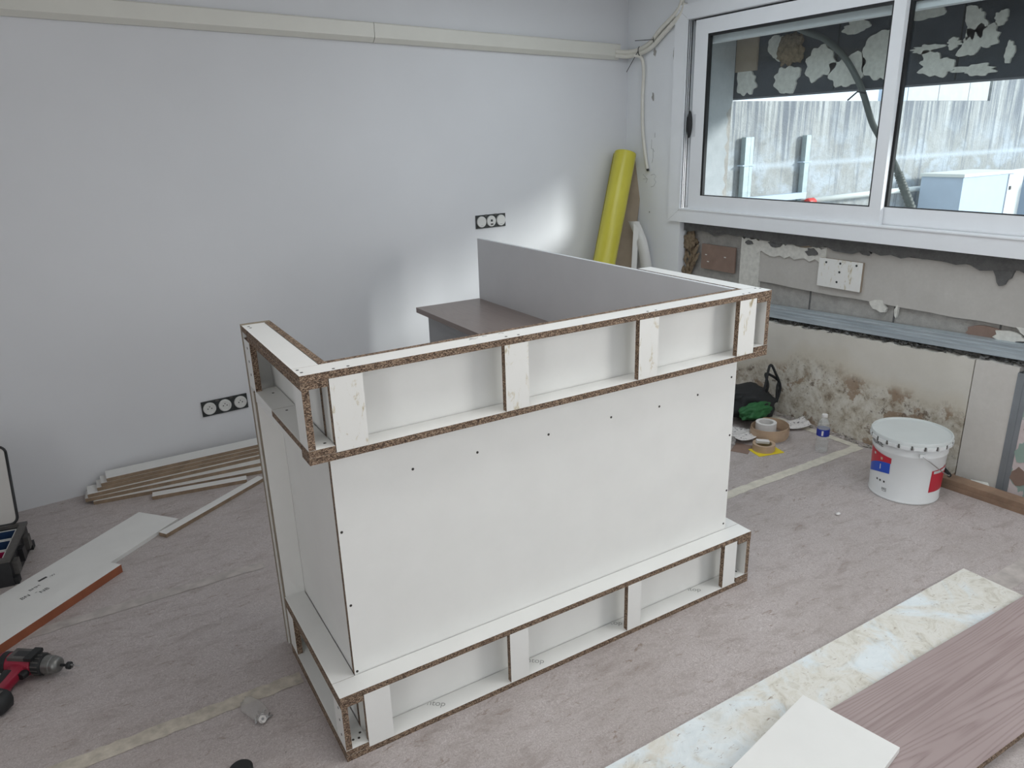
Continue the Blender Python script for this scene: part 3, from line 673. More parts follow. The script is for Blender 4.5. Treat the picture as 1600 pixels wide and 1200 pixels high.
def tie(p, tail):
    p = Vector(p); b = Vector(tb_.location)
    t = [p+Vector((-.014*math.cos(a)*1.0, .004*math.sin(a), .027*math.sin(a))) for a in [2*PI*i/14 for i in range(15)]]
    tube('cable_tie', [q-b for q in t], .0025, 'black', tb_, 6); tube('cable_tie_tail', [p+Vector((-.014, 0, 0))-b, Vector(tail)-b], .0022, 'black', tb_, 6)
tie((3.018, 2.405, 2.102), (2.99, 2.50, 1.985)); tie((3.021, 2.265, 2.155), (2.99, 2.42, 2.165))
hc = empty('hanging_cable', (3.035, 2.33, 1.37), label='single ivory cable hanging down the plaster pier beside the window', cat='cable')
cab([(3.00, 2.44, 2.08), (3.028, 2.395, 2.06), (3.034, 2.38, 1.97), (3.035, 2.385, 1.80), (3.036, 2.375, 1.62), (3.036, 2.345, 1.47), (3.037, 2.318, 1.372)], .0110, 'cable', hc)
tube('cut_end', [Vector((3.037, 2.318, 1.372))-Vector(hc.location), Vector((3.037, 2.312, 1.360))-Vector(hc.location)], .0085, 'socket_dark', hc, 10)
# pencil notes on the pier
for pts in ([(2.375, 1.335), (2.345, 1.315), (2.33, 1.305), (2.345, 1.28)], [(2.375, 1.305), (2.33, 1.305)], [(2.295, 1.332), (2.265, 1.34), (2.245, 1.325), (2.265, 1.308), (2.245, 1.29), (2.265, 1.262), (2.295, 1.255)],
            [(2.30, 1.56), (2.30, 1.50)], [(2.27, 1.60), (2.27, 1.57)], [(2.285, 1.50), (2.28, 1.45), (2.29, 1.41)], [(2.30, 1.50), (2.285, 1.50), (2.27, 1.48)]):
    tube('pencil_note', [(3.0496, y, z) for y, z in pts], .0011, 'pencil', pier, 4)
for (y, z, a, b, s) in ((2.295, 2.085, .012, .022, 1), (2.300, 1.82, .010, .028, 2), (2.12, 2.06, .006, .03, 3), (2.30, 1.09, .005, .006, 4)):
    prism('plaster_hole', [(p[0]+y, p[1]+z) for p in blob_poly(a, b, 12, .35, s)], 3.0485, 3.0502, 'concrete', pier, f=lambda a_, b_, c_: (c_, a_, b_))

def outlet_block(name, ts, z, label, kinds):
    tc = sum(ts)/3; base = wb(tc, z, .0)
    o = empty(name, base, TH, label, 'electrical outlets')
    bx0, bx1 = ts[0]-tc-.038, ts[2]-tc+.038
    box('mounting_frame', (bx0, -.007, -.040), (bx1, -.0005, .040), 'socket_dark', o)
    for t, kd in zip(ts, kinds):
        x = t-tc
        s = lathe('outlet', [(.0325, 0), (.0325, .006), (.030, .009), (.0225, .0095), (.0215, .006), (0.0005, .0058)] if kd == 'plug' else [(.033, 0), (.033, .008), (.031, .010), (.001, .0102)], 'socket', o, 28, loc=(x, -.007, 0), rot=(PI/2, 0, 0))
        lo = .0061 if kd == 'plug' else .0104
        if kd == 'plug':
            for (px, py, r) in ((-.0095, 0, .0033), (.0095, 0, .0033), (0, .010, .0028)):
                lathe('pin_hole', [(r, 0), (r, .0006)], 'socket_dark', s, 10, loc=(px, py, lo-.0003))
        elif kd == 'data':
            box('port', (-.007, -.003, lo-.001), (.007, .010, lo+.001), 'socket_dark', s); box('port', (-.008, -.024, lo-.001), (.010, -.014, lo+.001), 'darkgrey', s)
        else:
            box('mark', (-.010, -.023, lo-.001), (.008, -.021, lo+.0004), 'pencil', s)
    for sx in (-1, 1): box('claw', (sx*.036-.008, -.010, .030), (sx*.036+.008, -.006, .042), 'darkgrey', o)
    return o
outlet_block('outlet_block', (.795, .873, .953), .30, 'triple row of power outlets low on the back wall beside the counter', ('plug', 'plug', 'plug'))
outlet_block('outlet_block', (2.535, 2.607, 2.680), 1.108, 'triple outlet row higher on the back wall near the grey panel', ('blank', 'data', 'plain'))

# ------------------------------------------------------------------ yellow roll and sheets in the corner
rt_, rb_ = Vector((2.952, 2.448, 1.475)), Vector((2.425, 2.215, .045))
ax = (rt_-rb_); Lr = ax.length
yr = empty('film_roll', rb_, label='tall yellow roll of plastic film leaning in the corner', cat='film roll')
yr.rotation_euler = ax.to_track_quat('Z', 'Y').to_euler()
lathe('wrap', [(.030, 0), (.072, 0), (.074, .01), (.074, Lr-.01), (.072, Lr), (.030, Lr)], 'yellow', yr, 36, cap=False)
lathe('core', [(.026, -.004), (.030, -.004), (.030, Lr+.003), (.026, Lr+.003)], 'cardboard', yr, 24, cap=False)
V, F = [], []
for i, a in enumerate([.0, .12, .24]): r = .0745+.0035*i; V += [(r*math.cos(a), r*math.sin(a), .0), (r*math.cos(a), r*math.sin(a), Lr-.003*i)]
mk('loose_edge', V, [(0, 2, 3, 1), (2, 4, 5, 3)], 'yellow', yr, smooth=True)
def leaning(name, p0, p1, wv, th_, mat, label, cat):
    p0, p1, wv = Vector(p0), Vector(p1), Vector(wv); n = (p1-p0).cross(wv).normalized()*th_
    V = [Vector((0, 0, 0)), wv, wv+n, n, p1-p0, p1-p0+wv, p1-p0+wv+n, p1-p0+n]
    return tag(mk(name, V, [(0, 1, 2, 3), (7, 6, 5, 4), (0, 4, 5, 1), (1, 5, 6, 2), (2, 6, 7, 3), (3, 7, 4, 0)], mat, None, loc=p0), label, cat)
leaning('cardboard_strip', (2.80, 2.46, 0), (3.02, 2.50, 1.43), (.07, -.09, 0), .006, 'cardboard', 'beige cardboard strip standing in the corner behind the yellow roll', 'cardboard')
leaning('foam_sheet', (2.84, 2.26, 0), (2.965, 2.36, 1.03), (.03, -.02, 0), .004, 'white_shelf', 'narrow white foam sheet leaning beside the yellow roll', 'foam sheet')
fs = smooth_path([(2.97, 2.36, 1.03), (3.0, 2.34, .95), (3.0, 2.30, .88), (3.02, 2.27, .70), (3.02, 2.25, .40), (3.01, 2.25, .02)], 5)
V, F = [], []
for p in fs: V += [p+Vector((-.03, .03, 0)), p+Vector((.012, -.035, 0)), p+Vector((.014, -.033, 0)), p+Vector((-.028, .032, 0))]
for i in range(len(fs)-1):
    for k in range(4): F.append((4*i+k, 4*i+(k+1) % 4, 4*i+4+(k+1) % 4, 4*i+4+k))
b0 = Vector((3.01, 2.25, 0)); tag(mk('curled_film', [v-b0 for v in V], F, 'white_shelf', None, smooth=True, loc=b0), 'white curled underlay strip hanging against the plaster pier', 'film')

# plates and wool on the stripped wall
tag(board('hardboard_plate', (-.011, -.14, -.078), (.0, .14, .078), None, face='brownplate', edge='brownplate', loc=(3.108, 1.704, .841)), 'brown hardboard plate fixed to the bare wall under the window', 'plate')
bp = D.objects['hardboard_plate']
for (y, z) in ((.10, .012), (-.06, .012), (.08, -.03)): box('plaster_fleck', (-.0118, y-.008, z-.003), (-.011, y+.008, z+.003), 'grout', bp)
wp = tag(board('wall_plate', (-.016, -.13, -.076), (.0, .13, .076), None, face='worn', edge='cardboard', loc=(3.101, .832, .859)), 'dirty white plate with screw holes fixed under the window', 'plate')
for (y, z) in ((.085, .055), (.0, .058), (-.095, .058), (.0, .012), (.01, -.042)): 
    V, F = lathe_data([(.006, 0), (.006, .001)], 10); mk('screw_hole', [(-.0162-v[2], v[0]+y, v[1]+z) for v in V], F, 'socket_dark', wp)
mw = empty('mineral_wool', (3.10, 1.95, .72), label='brown mineral wool stuffed in the gap at the pier edge', cat='mineral wool')
rough_blob('tuft', (.018, .05, .06), 'foam', mw, .55, 5, 4, loc=(0, .0, .20))
for k in range(13):
    rq = random.Random(k+40); y0_, z0_ = rq.uniform(-.035, .035), rq.uniform(-.04, .20); tl = rq.uniform(-.6, .6); ln = rq.uniform(.06, .12); wd = rq.uniform(.012, .024)
    V, F = [], []
    for i in range(6):
        u = i/5; ww = wd*math.sin(PI*(.12+.8*u)); cy = y0_+math.sin(tl)*ln*u; cz = z0_+math.cos(tl)*ln*u-.02; xo = -.004-.018*math.sin(PI*u)*rq.uniform(.6, 1.2)
        V += [(xo+.010, cy-ww, cz), (xo, cy, cz+.004), (xo+.012, cy+ww, cz)]
    for i in range(5):
        for q in range(2): F.append((3*i+q, 3*i+q+1, 3*i+4+q, 3*i+3+q))
    mk('tuft', V, F, 'foam', mw, smooth=True)

# ------------------------------------------------------------------ right side: bucket, bottle, tapes, bag, beam
bk = empty('paint_bucket', (2.70, .11, 0), label='large white metal paint bucket with red and blue label by the mouldy wall', cat='bucket')
lathe('body', [(.138, .0), (.145, .002), (.146, .008), (.1435, .012), (.151, .222), (.1535, .226), (.1535, .232), (.1515, .236), (.154, .278), (.158, .28)], 'bucketwhite', bk, 64)
def brad(z): return .1437+(z-.012)/.21*.0073
lid = lathe('lid', [(.160, .272), (.1655, .276), (.1655, .296), (.163, .3005), (.159, .3005), (.156, .294), (.10, .293), (.0005, .293)], 'lidwhite', bk, 64)
PH0 = math.atan2(-1.70, -3.09)
for i in range(20):
    a = 2*PI*(i+.3)/20
    o = box('crimp_lug', (.1635, -.019, .268), (.1672, .019, .283), 'bucketwhite', lid); o.rotation_euler = (0, 0, a)
    o2 = box('crimp_gap', (.160, -.0032, .269), (.1668, .0032, .287), 'darkgrey', lid); o2.rotation_euler = (0, 0, a+PI/20)
def cyl(dl, z, off=.0006):
    a = PH0+math.radians(dl); r = brad(z)+off; return (r*math.cos(a), r*math.sin(a), z)
def patch(name, d0, d1, fb, ft, mat, n=24, off=.0006):
    V, F = [], []
    for i in range(n+1):
        d = d0+(d1-d0)*i/n; V += [cyl(d, fb(d), off), cyl(d, ft(d), off)]
    return mk(name, V, [(2*i, 2*i+2, 2*i+3, 2*i+1) for i in range(n)], mat, bk, smooth=True)
ug = lambda d: (-24-d)/52
patch('label_red', -78, -24, lambda d: .178-.046*ug(d)**2, lambda d: .204-.0003*(d+24), 'redlabel')
patch('label_blue', -76, -25, lambda d: .128-.034*ug(d)**1.6, lambda d: .178-.046*ug(d)**2, 'bluelabel2', off=.0009)
patch('label_red', 42, 86, lambda d: .060+.0006*(d-42)*0, lambda d: .165+.0002*(d-42), 'redlabel')
patch('label_white', 46, 84, lambda d: .150, lambda d: .163, 'lidwhite', off=.0012)
patch('label_spot', -44, -40, lambda d: .182, lambda d: .194, 'edgeband', 6, .0014); patch('label_spot', -62, -57, lambda d: .192, lambda d: .203, 'lidwhite', 6, .0014)
patch('label_spot', -44, -42.5, lambda d: .136, lambda d: .160, 'bucketwhite', 6, .0014)
def wrap(s, size, d, z, mat, name='printed_word', off=.0012):
    V, F = text_data(s, size)
    return mk(name, [cyl(d+math.degrees(x/brad(z)), z+y, off+(.0016 if z > .23 else 0)) for x, y, _ in V], F, mat, bk)
wrap('SEIGNEURIE', .030, -71, .253, 'ink')
wrap('PPG', .014, -31, .045, 'ink'); 
for d in (-49, -42, -34): patch('icon', d, d+3.0, lambda q: .078, lambda q: .087, 'ink', 4, .001)
for d, z0 in ((-35.5, .037), (-35.5, .052)): patch('icon', d, d+9, lambda q, z0=z0: z0, lambda q, z0=z0: z0+.0012, 'ink', 6, .001)
ear = math.radians(20)+PH0
eo = box('ear', (.152, -.012, .236), (.164, .012, .252), 'bucketwhite', bk); eo.rotation_euler = (0, 0, ear)
eo = box('ear', (.152, -.012, .236), (.164, .012, .252), 'bucketwhite', bk); eo.rotation_euler = (0, 0, ear+PI)
p1 = Vector((.164*math.cos(ear), .164*math.sin(ear), .244)); p2 = -Vector((p1.x, p1.y, -p1.z)); sdir = Vector((-math.sin(ear), math.cos(ear), 0))
hp = []
for i in range(21):
    s = PI*i/20; c = p1*((1+math.cos(s))/2)+p2*((1-math.cos(s))/2)
    hp.append(Vector((c.x, c.y, .244-.14*math.sin(s)))+sdir*(.172*math.sin(s)))
hd = tube('bail_handle', hp, .0026, 'steel', bk, 8); tube('grip', hp[8:13], .0095, 'rubber', hd, 10)

bo = empty('water_bottle', (2.775, .605, 0), label='small clear plastic water bottle with blue label on the floor', cat='bottle')
lathe('body', [(.024, 0), (.030, .004), (.031, .03), (.029, .034), (.031, .038), (.029, .056), (.031, .06), (.029, .078), (.031, .082), (.031, .135), (.028, .155), (.018, .178), (.0125, .186), (.0125, .192)], 'clearplastic', bo, 28, cap=False)
lathe('label', [(.0316, .092), (.0318, .094), (.0318, .128), (.0316, .130)], 'bluelabel', bo, 28, cap=False)
V, F = [], []
for i in range(6):
    a = PH0-.1+.28*i/5; V += [(.0322*math.cos(a), .0322*math.sin(a), .098), (.0322*math.cos(a), .0322*math.sin(a), .124)]
mk('label_print', V, [(2*i, 2*i+2, 2*i+3, 2*i+1) for i in range(5)], 'paper', bo)
lathe('cap', [(.0135, .190), (.0145, .192), (.0145, .204), (.0135, .206)], 'paper', bo, 20)

eb = empty('edge_banding_coil', (2.695, .875, 0), label='wide coil of beech edge banding lying near the mouldy wall', cat='coil')
P = []
V, F = [], []
n = 90
for i in range(n+1):
    a = 2*PI*2.1*i/n+.5; r = .098+.010*i/n; zz = .004+.028*(i/n)
    for rr, hz_ in ((r, 0), (r+.0012, 0), (r+.0012, .040), (r, .040)): V.append((rr*math.cos(a), rr*math.sin(a)*.92, zz+hz_))
for i in range(n):
    for k in range(4): F.append((4*i+k, 4*i+(k+1) % 4, 4*i+4+(k+1) % 4, 4*i+4+k))
mk('band', V, F, 'edgeband', eb, smooth=False)
V2 = [(x*.965, y*.965, z+.012) for x, y, z in V]; mk('band', V2, F, 'edgeband', eb)
wt = empty('white_tape_roll', (2.70, .905, .0), label='white adhesive tape roll standing inside the beech edge banding coil', cat='tape roll')
lathe('tape', [(.038, 0), (.055, 0), (.055, .085), (.038, .085), (.038, 0)], 'paper', wt, 32, cap=False)
mt_ = empty('masking_tape_roll', (2.548, .785, .0022), label='tan masking tape roll lying on the yellow card', cat='tape roll')
lathe('tape', [(.043, 0), (.057, 0), (.057, .036), (.043, .036), (.043, 0)], 'edgeband', mt_, 36, cap=False)
lathe('core', [(.040, .001), (.0428, .001), (.0428, .035), (.040, .035), (.040, .001)], 'cardboard', mt_, 30, cap=False)
wl = tag(box('plastic_bar', (-.034, -.011, -.007), (.034, .011, .007), 'paper', None, loc=(2.555, .80, .041), rot=(.2, .12, -.5)), 'small white plastic bar lying across the masking tape roll', 'bar')
yc = tag(box('yellow_card', (-.075, -.05, 0), (.075, .05, .002), 'yellowcard', None, loc=(2.545, .765, .0004), rot=(0, 0, -.25)), 'yellow card lying on the floor under the masking tape', 'card')
tag(box('dark_leaflet', (-.06, -.045, 0), (.06, .045, .0015), 'brownplate', None, loc=(2.47, .86, .0004), rot=(0, 0, .5)), 'dark red leaflet on the floor behind the yellow card', 'leaflet')
def curl(name, loc, w_, h_, rz, amp, mat, label, cat, lift=.0, seed=0):
    rd = random.Random(seed); n = 8; V, F = [], []; a_, b_ = rd.uniform(2, 4), rd.uniform(0, 3)
    for i in range(n+1):
        for j in range(n+1):
            u, v = i/n-.5, j/n-.5; V.append((u*w_, v*h_, amp*(abs(u*2)**2.2*.8+.3*math.sin(a_*v*3+b_)**2)+lift))
    F = [(i*(n+1)+j, (i+1)*(n+1)+j, (i+1)*(n+1)+j+1, i*(n+1)+j+1) for i in range(n) for j in range(n)]
    o = mk(name, V, F, mat, None, smooth=True, loc=loc, rot=(0, 0, rz)); md = o.modifiers.new('thickness', 'SOLIDIFY'); md.thickness = .0008
    return tag(o, label, cat)
def m_print():
    mt, nt, b = newmat('paper_with_small_figures'); v = coord(nt)
    n = noise(nt, v, 85, 5, .6, .5); setc(nt, b, ramp(nt, n, [(.36, (.16, .15, .16)), (.43, (.70, .67, .65)), (1, (.74, .71, .69))])); b.inputs['Roughness'].default_value = .7; return mt
M['print'] = m_print()
curl('printed_sheet', (2.915, .915, .012), .19, .13, -.5, .03, 'print', 'printed white instruction sheet propped beside the black and green bag', 'sheet', 0, 1)
curl('printed_sheet', (2.58, 1.0, .002), .15, .11, .4, .02, 'print', 'crumpled magazine page lying between the bag and the tapes', 'sheet', 0, 2)
curl('printed_sheet', (2.545, .925, .022), .11, .09, -.3, .015, 'print', 'small printed leaflet lying next to the counter and tape coil', 'sheet', 0, 3)
rough_blob('film_scrap', (.035, .03, .022), 'bagplastic', None, .5, 9, 3, loc=(2.455, .935, .024)); tag(D.objects['film_scrap'], 'crumpled scrap of clear film beside the counter corner', 'film scrap')
sbk = empty('tool_bag', (2.855, 1.155, 0), label='black and green tool bag slumped against the mouldy wall', cat='bag')
rough_blob('body', (.165, .14, .088), 'blackfab', sbk, .25, 4, 4, loc=(-.02, 0, .088))
rough_blob('green_pocket', (.12, .05, .045), 'green', sbk, .35, 6, 4, loc=(-.09, -.118, .095))
rough_blob('flap', (.15, .10, .035), 'blackfab', sbk, .3, 8, 3, loc=(-.03, .03, .155))
for k, (dx, hh, xx) in enumerate(((0, .30, .06), (.025, .255, .03))):
    P = smooth_path([(.02+dx, -.05, .10), (.03+dx, -.07, .20), (xx+.06, -.02-.0*k, hh), (.15+dx, -.04, hh-.05), (.175-dx, -.06, .17), (.13, -.08, .09)], 8)
    tube('strap', P, .0075, 'blackfab', sbk, 8)

bmz = empty('timber_batten', (2.93, -.22, 0), .07, 'brown timber batten lying on the floor at the foot of the wall', 'batten')
multi('plank', [((-.035, -.75, 0), (.045, .30, .022))], 'woodbeam', bmz); multi('plank', [((-.030, -.75, .0225), (.04, .30, .046))], 'woodbeam', bmz)
tag(leaning('plaster_chunk', (2.985, -.06, .0), (3.0, -.03, .03), (.03, -.06, 0), .02, 'grout', 'x', 'x'), 'white triangular plaster chunk behind the brown timber batten', 'chunk')

# ------------------------------------------------------------------ boards in the right foreground
tag(board('smeared_board', (.0, -.36, 0), (2.00, 0, .018), None, face='dirty', edge='white', loc=(.255, -.405, .0008), rot=(0, 0, 0)), 'long white board smeared with plaster lying under the wood-effect board', 'board')
tag(board('wood_effect_board', (0, -.325, 0), (2.1, 0, .020), None, face='oak', edge='chip', loc=(.50, -.588, .0195), rot=(0, 0, -.022)), 'taupe wood-effect board lying over the smeared white board', 'board')
tag(board('white_offcut', (-.62, -.265, 0), (0, 0, .018), None, face='white', edge='white', loc=(1.172, -.539, .0405), rot=(0, 0, .19)), 'clean white board offcut lying on top of the wood-effect board', 'board')
tag(board('lower_white_board', (0, -.30, 0), (1.3, 0, .018), None, face='white_shelf', edge='chip', loc=(1.15, -1.0, .0008), rot=(0, 0, -.02)), 'cream board at the bottom right edge beside the wood-effect board', 'board')

# ------------------------------------------------------------------ left: plank stack, lone plank, shelf boards
def plank(x, y, rz, ln, wd, z, label, edge='plankedge'):
    o = board('white_plank', (0, 0, 0), (ln, wd, .0175), None, face='white_shelf', edge=edge, loc=(x, y, z), rot=(0, 0, rz)); tag(o, label, 'plank', 'planks stacked along the back wall'); return o
plank(-.505, 2.125, -.135, 1.05, .09, .0006, 'bottom white plank of the stack by the back wall')
plank(-.262, 2.020, -.155, .43, .05, .0006, 'shorter narrow plank on the floor in front of the stack')
plank(-.535, 2.137, -.075, 1.15, .095, .0184, 'second plank up in the stack by the back wall')
plank(-.522, 2.138, -.010, 1.15, .105, .0362, 'third plank up in the stack, its left end sticking out furthest')
plank(-.478, 2.150, -.004, 1.15, .10, .0540, 'fourth plank up in the stack by the back wall')
plank(-.458, 2.150, .002, 1.15, .10, .0718, 'fifth plank up in the stack, just under the top one')
plank(-.432, 2.152, .006, 1.15, .10, .0896, 'topmost white plank of the stack by the back wall')
o = plank(-.253, 1.592, math.atan2(.33, .49), .60, .045, .0006, 'lone narrow white plank lying diagonally between shelf board and counter'); o['group'] = 'x'; del o['group']
A0 = math.radians(180+40)
sa = tag(board('shelf_board', (0, 0, 0), (1.3, .222, .016), None, face='white_shelf', edge='white_shelf', loc=(-.331, 1.887, .0006), rot=(0, 0, A0)), 'wide white shelf board with black stamp lying on the floor at left', 'board')
sb_ = tag(board('veneer_edged_board', (0, 0, 0), (1.0, .080, .034), None, face='white_shelf', edge='white_shelf', over={3: 'orange_edge', 2: 'white_shelf'}, loc=(-.49, 1.462, .0006), rot=(0, 0, A0)), 'white board with red-brown edge lying along the wide shelf board', 'board')
for (x, y, s, sz) in ((.545, .060, '\u25ac', .05), (.60, .085, 'BMM', .020), (.655, .105, 'BN', .026), (.60, .135, 'NB', .026), (.62, .115, '-', .03), (.515, .075, '-W', .018)):
    V, F = text_data(s, sz) if s != '\u25ac' else ([(-.017, -.006, 0), (.017, -.006, 0), (.017, .006, 0), (-.017, .006, 0)], [(0, 1, 2, 3)])
    a = PI-.12; ca, sa_ = math.cos(a), math.sin(a)
    mk('stamp_print', [(x+px*ca-py*sa_, y+px*sa_+py*ca, .0165) for px, py, _ in V], F, 'ink', sa)

# toolbox
tbx = empty('organiser_case', (-.985, 1.735, 0), -.16, 'black tool organiser case with open lid and coloured bins at left edge', 'tool case')
multi('tray', [((-.24, -.17, 0), (.21, .15, .012)), ((-.24, -.17, .012), (-.225, .15, .105)), ((.195, -.17, .012), (.21, .15, .105)), ((-.225, -.17, .012), (.195, -.155, .105)), ((-.225, .135, .012), (.195, .15, .105))], 'black', tbx)
multi('rim', [((.190, -.175, .105), (.216, .155, .116)), ((-.24, .132, .105), (.190, .155, .116)), ((-.24, -.175, .105), (.190, -.150, .116))], 'darkgrey', tbx)
for k, yy in enumerate((-.12, -.02, .08)): multi('latch', [((.210, yy-.02, .03), (.228, yy+.02, .085))], 'darkgrey' if k != 1 else 'black', tbx)
multi('foot', [((.20, -.165, 0), (.225, -.13, .03))], 'rubber', tbx); multi('foot', [((.20, .11, 0), (.225, .145, .03))], 'rubber', tbx)
def bin_(x0, x1, y0, y1, mat):
    b = multi('bin', [((x0, y0, .014), (x1, y1, .020)), ((x0, y0, .02), (x0+.003, y1, .098)), ((x1-.003, y0, .02), (x1, y1, .098)), ((x0+.003, y0, .02), (x1-.003, y0+.003, .098)), ((x0+.003, y1-.003, .02), (x1-.003, y1, .098))], mat, tbx)
    multi('bin_rim', [((x0-.001, y0-.001, .098), (x1+.001, y0+.003, .101)), ((x0-.001, y1-.003, .098), (x1+.001, y1+.001, .101)), ((x0-.001, y0, .098), (x0+.003, y1, .101)), ((x1-.003, y0, .098), (x1+.001, y1, .101))], 'socket', b)
    for i in range(3): multi('contents', [((x0+.02+.03*i, y0+.01, .02), (x0+.04+.03*i, y1-.01, .05+.01*(i % 2)))], 'darkgrey', b)
bin_(.05, .18, -.145, -.06, 'magenta'); bin_(.05, .18, -.05, .035, 'navy'); bin_(.05, .18, .045, .128, 'navy'); bin_(-.21, .04, -.145, -.02, 'navy')
lidp = []
for i in range(33):
    pass
def rrect(w_, h_, r, n=6):
    out = []
    for cx, cy, a0 in ((w_/2-r, h_/2-r, 0), (-w_/2+r, h_/2-r, PI/2), (-w_/2+r, -h_/2+r, PI), (w_/2-r, -h_/2+r, 1.5*PI)):
        for k in range(n+1): a = a0+PI/2*k/n; out.append((cx+r*math.cos(a), cy+r*math.sin(a)))
    return out
rc = rrect(.44, .33, .03); tilt = math.radians(105); hx, hy, hz_ = -.035, .150, .116
def lidf(x, y, z): 
    v = y+.165; return (x+hx, hy-v*math.cos(tilt)*-1*1.0 if False else hy+v*(-math.cos(tilt))+z*math.sin(tilt), hz_+v*math.sin(tilt)+z*math.cos(tilt))
ld = prism('lid', rc, 0, .004, 'lidplastic', tbx, f=lidf)
P = [Vector(lidf(x, y, .002)) for x, y in rc]; P.append(P[0]); tube('lid_seal', P, .0055, 'black', ld, 8)
rc2 = rrect(.38, .27, .03); P = [Vector(lidf(x, y, .006)) for x, y in rc2]; P.append(P[0]); tube('lid_rib', P, .0025, 'laminate_grey', ld, 6)

# cordless drill lying on its side
dr = empty('cordless_drill', (-.722, .885, 0), math.radians(-37), 'red and black cordless drill lying on the floor at left', 'drill')
ax_y = PI/2
def alongx(name, prof, mat, parent, z=.040, seg=24, y=0.0): return lathe(name, prof, mat, parent, seg, loc=(0, y, z), rot=(0, ax_y, 0))
alongx('motor_housing', [(.001, -.125), (.026, -.123), (.033, -.112), (.034, -.06), (.0345, -.005), (.034, .0)], 'red', dr)
alongx('rear_cap', [(.001, -.1285), (.024, -.127), (.0305, -.118), (.0335, -.106), (.0346, -.105), (.0346, -.085)], 'rubber', dr)
gh = multi('gear_housing', [((-.075, -.024, .066), (.012, .024, .0775))], 'darkgrey', dr)
multi('slot', [((-.06, -.012, .0776), (-.01, .012, .0784))], 'black', gh); multi('belt_clip', [((-.012, -.03, .072), (.014, .026, .083))], 'rubber', dr)
alongx('torque_collar', [(.030, .0), (.034, .004), (.034, .030), (.031, .034)], 'rubber', dr)
for i in range(16):
    a = 2*PI*i/16; o = box('collar_rib', (.005, -.0018, .033), (.029, .0018, .0355), 'darkgrey', D.objects['torque_collar'], loc=(0, 0, 0)); o.rotation_euler = (0, -PI/2, 0)
    o.matrix_local = Matrix.Rotation(a, 4, 'Z') @ Matrix(((0, 0, 1, 0), (0, 1, 0, 0), (1, 0, 0, 0), (0, 0, 0, 1)))
ch = alongx('chuck', [(.029, .034), (.030, .037), (.029, .058), (.0265, .060), (.0265, .063), (.027, .064), (.024, .078), (.017, .084), (.008, .085)], 'steelgrey' if 'steelgrey' in M else 'darkgrey', dr)
M['steelgrey'] = flat('worn_chuck_steel', (.22, .22, .21), .35, metal=.7, var=.2, vs=50); ch.data.materials[0] = M['steelgrey']
bt_ = alongx('bit', [(.0045, .084), (.0045, .098), (.003, .098), (.003, .103), (.0055, .103), (.0055, .106)], 'rubber', dr)
alongx('countersink', [(.004, .106), (.0115, .108), (.012, .118), (.008, .122)], 'rubber', dr)
for i in range(3):
    a = 2*PI*i/3; multi('tooth', [((.120, .006*math.cos(a)-.002, .040+.006*math.sin(a)-.002), (.127, .006*math.cos(a)+.002, .040+.006*math.sin(a)+.002))], 'steel', dr)
alongx('drill_tip', [(.0012, .122), (.0012, .150), (.0003, .153)], 'steel', dr, seg=8)
# handle: a tapered bent grip towards the camera (local -y)
def loft(name, secs, mat, parent, n=14, smooth=True):
    V, F = [], []
    for (cx, cy, cz, rx_, rz_) in secs:
        for k in range(n):
            a = 2*PI*k/n; V.append((cx+rx_*math.copysign(abs(math.cos(a))**.7, math.cos(a)), cy, cz+rz_*math.copysign(abs(math.sin(a))**.7, math.sin(a))))
    for i in range(len(secs)-1):
        for k in range(n): k2 = (k+1) % n; F.append((i*n+k, i*n+k2, (i+1)*n+k2, (i+1)*n+k))
    F.append(tuple(reversed(range(n)))); F.append(tuple((len(secs)-1)*n+k for k in range(n)))
    o = mk(name, V, F, mat, parent, smooth=smooth); autosm(o, 50); return o
gp = loft('handle', [(-.045, -.010, .038, .040, .024), (-.040, -.045, .036, .024, .020), (-.034, -.085, .036, .022, .019), (-.028, -.125, .036, .026, .021), (-.026, -.140, .036, .042, .028)], 'red', dr)
loft('grip', [(-.051, -.052, .036, .021, .0215), (-.045, -.085, .036, .0205, .0205), (-.038, -.118, .036, .021, .0215)], 'rubber', dr)
loft('trigger', [(-.012, -.030, .036, .013, .010), (-.010, -.044, .036, .016, .011), (-.010, -.058, .036, .010, .010)], 'rubber', dr)
loft('trigger_guard', [(-.006, -.022, .038, .012, .020), (-.008, -.035, .038, .010, .016)], 'red', dr)
bty = loft('battery', [(-.018, -.141, .036, .052, .032), (-.018, -.150, .036, .058, .035), (-.018, -.185, .036, .058, .035), (-.018, -.192, .036, .052, .031)], 'rubber', dr)
multi('battery_label', [((-.06, -.180, .0705), (.02, -.155, .0715))], 'darkgrey', bty)
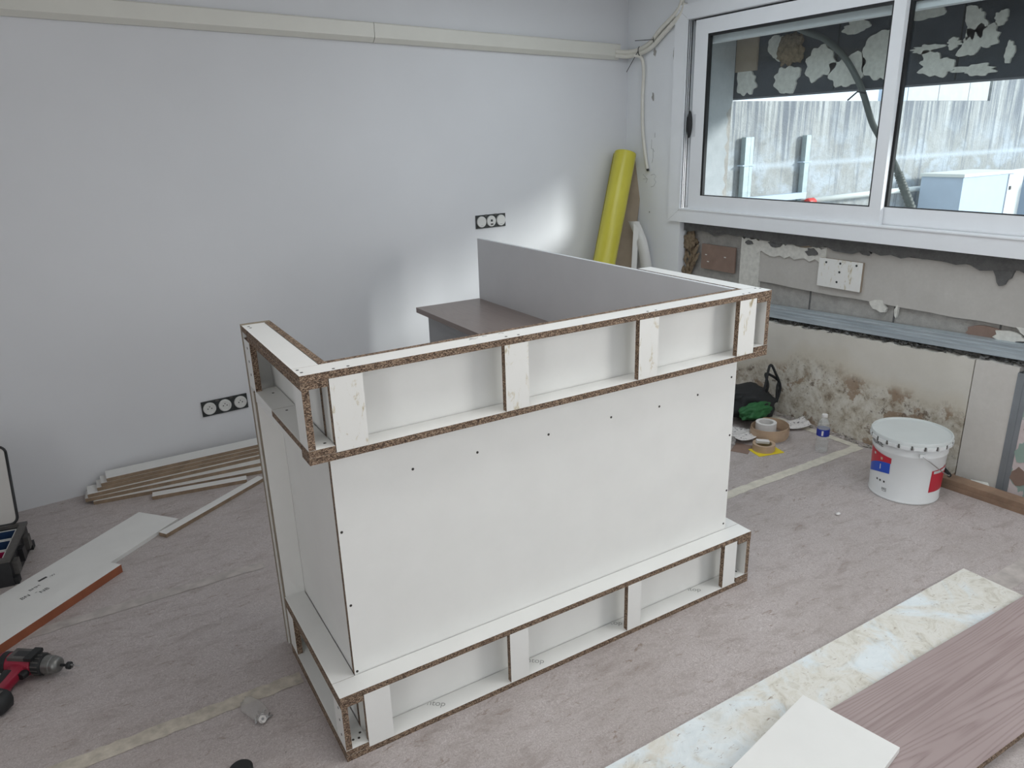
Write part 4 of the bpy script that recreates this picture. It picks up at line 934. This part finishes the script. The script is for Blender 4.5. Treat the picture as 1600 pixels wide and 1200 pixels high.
# bag of fittings and black cap
bg_ = empty('fittings_bag', (-.165, .30, 0), .25, 'small clear plastic bag of screws on the floor tape', 'bag')
rough_blob('bag', (.028, .062, .012), 'bagplastic', bg_, .25, 2, 3, loc=(0, .025, .014))
for i in range(9):
    rd = random.Random(i); a = rd.uniform(0, 3.1); p = Vector((rd.uniform(-.016, .018), rd.uniform(-.03, .01), .006+.002*(i % 3))); d = Vector((math.cos(a), math.sin(a), .1))*.012
    tube('fitting', [p-d, p+d], .0022, 'steel', bg_, 6)
lathe('plug', [(.004, 0), (.011, 0), (.011, .006), (.004, .006)], 'paper', bg_, 20, cap=False, loc=(-.004, -.030, .014), rot=(.6, .1, 0)); lathe('plug', [(.001, .0), (.0038, .0), (.0038, .008), (.001, .008)], 'pencil', bg_, 12, cap=False, loc=(-.004, -.030, .014), rot=(.6, .1, 0))
tag(lathe('rubber_cap', [(.028, 0), (.031, .003), (.031, .018), (.027, .022), (.001, .0225)], 'rubber', None, 28, loc=(-.253, .118, .0005)), 'round black rubber cap at the bottom edge of the picture', 'cap')

# ------------------------------------------------------------------ loose dirt on the floor
rd = random.Random(21); V, F = [], []
def crumb(x, y, s):
    n = len(V); c = Vector((x, y, s*.4))
    V.extend([c+Vector((rd.uniform(-s, s), rd.uniform(-s, s), rd.uniform(-.35*s, .5*s))) for _ in range(5)])
    F.extend([(n, n+1, n+2), (n, n+2, n+3), (n, n+3, n+4), (n+1, n+2, n+4), (n+1, n+3, n+2)])
for i in range(600): crumb(rd.uniform(3.0, 3.045), rd.uniform(-.2, 1.9), rd.uniform(.004, .013))
for i in range(380):
    x, y = rd.uniform(-1.2, 3.0), rd.uniform(-.4, 2.1)
    if (-.02 < x < 1.57 and -.02 < y < 1.95) or (x < 0 and y > .98): continue
    crumb(x, y, rd.uniform(.0012, .0035))
o = mk('floor_crumbs', V, F, 'crumb'); tag(o, 'scattered plaster crumbs on the floor and along the wall foot', 'crumbs', kind='stuff')
for k, (x, y) in enumerate(((2.26, .13), (-.13, 2.03))):
    tag(rough_blob('paper_scrap', (.012, .009, .005), 'paper', None, .4, 12+k, 2, loc=(x, y, .006)), ('tiny white scrap on the floor between counter and bucket', 'tiny white scrap on the floor in front of the plank stack')[k], 'scrap')
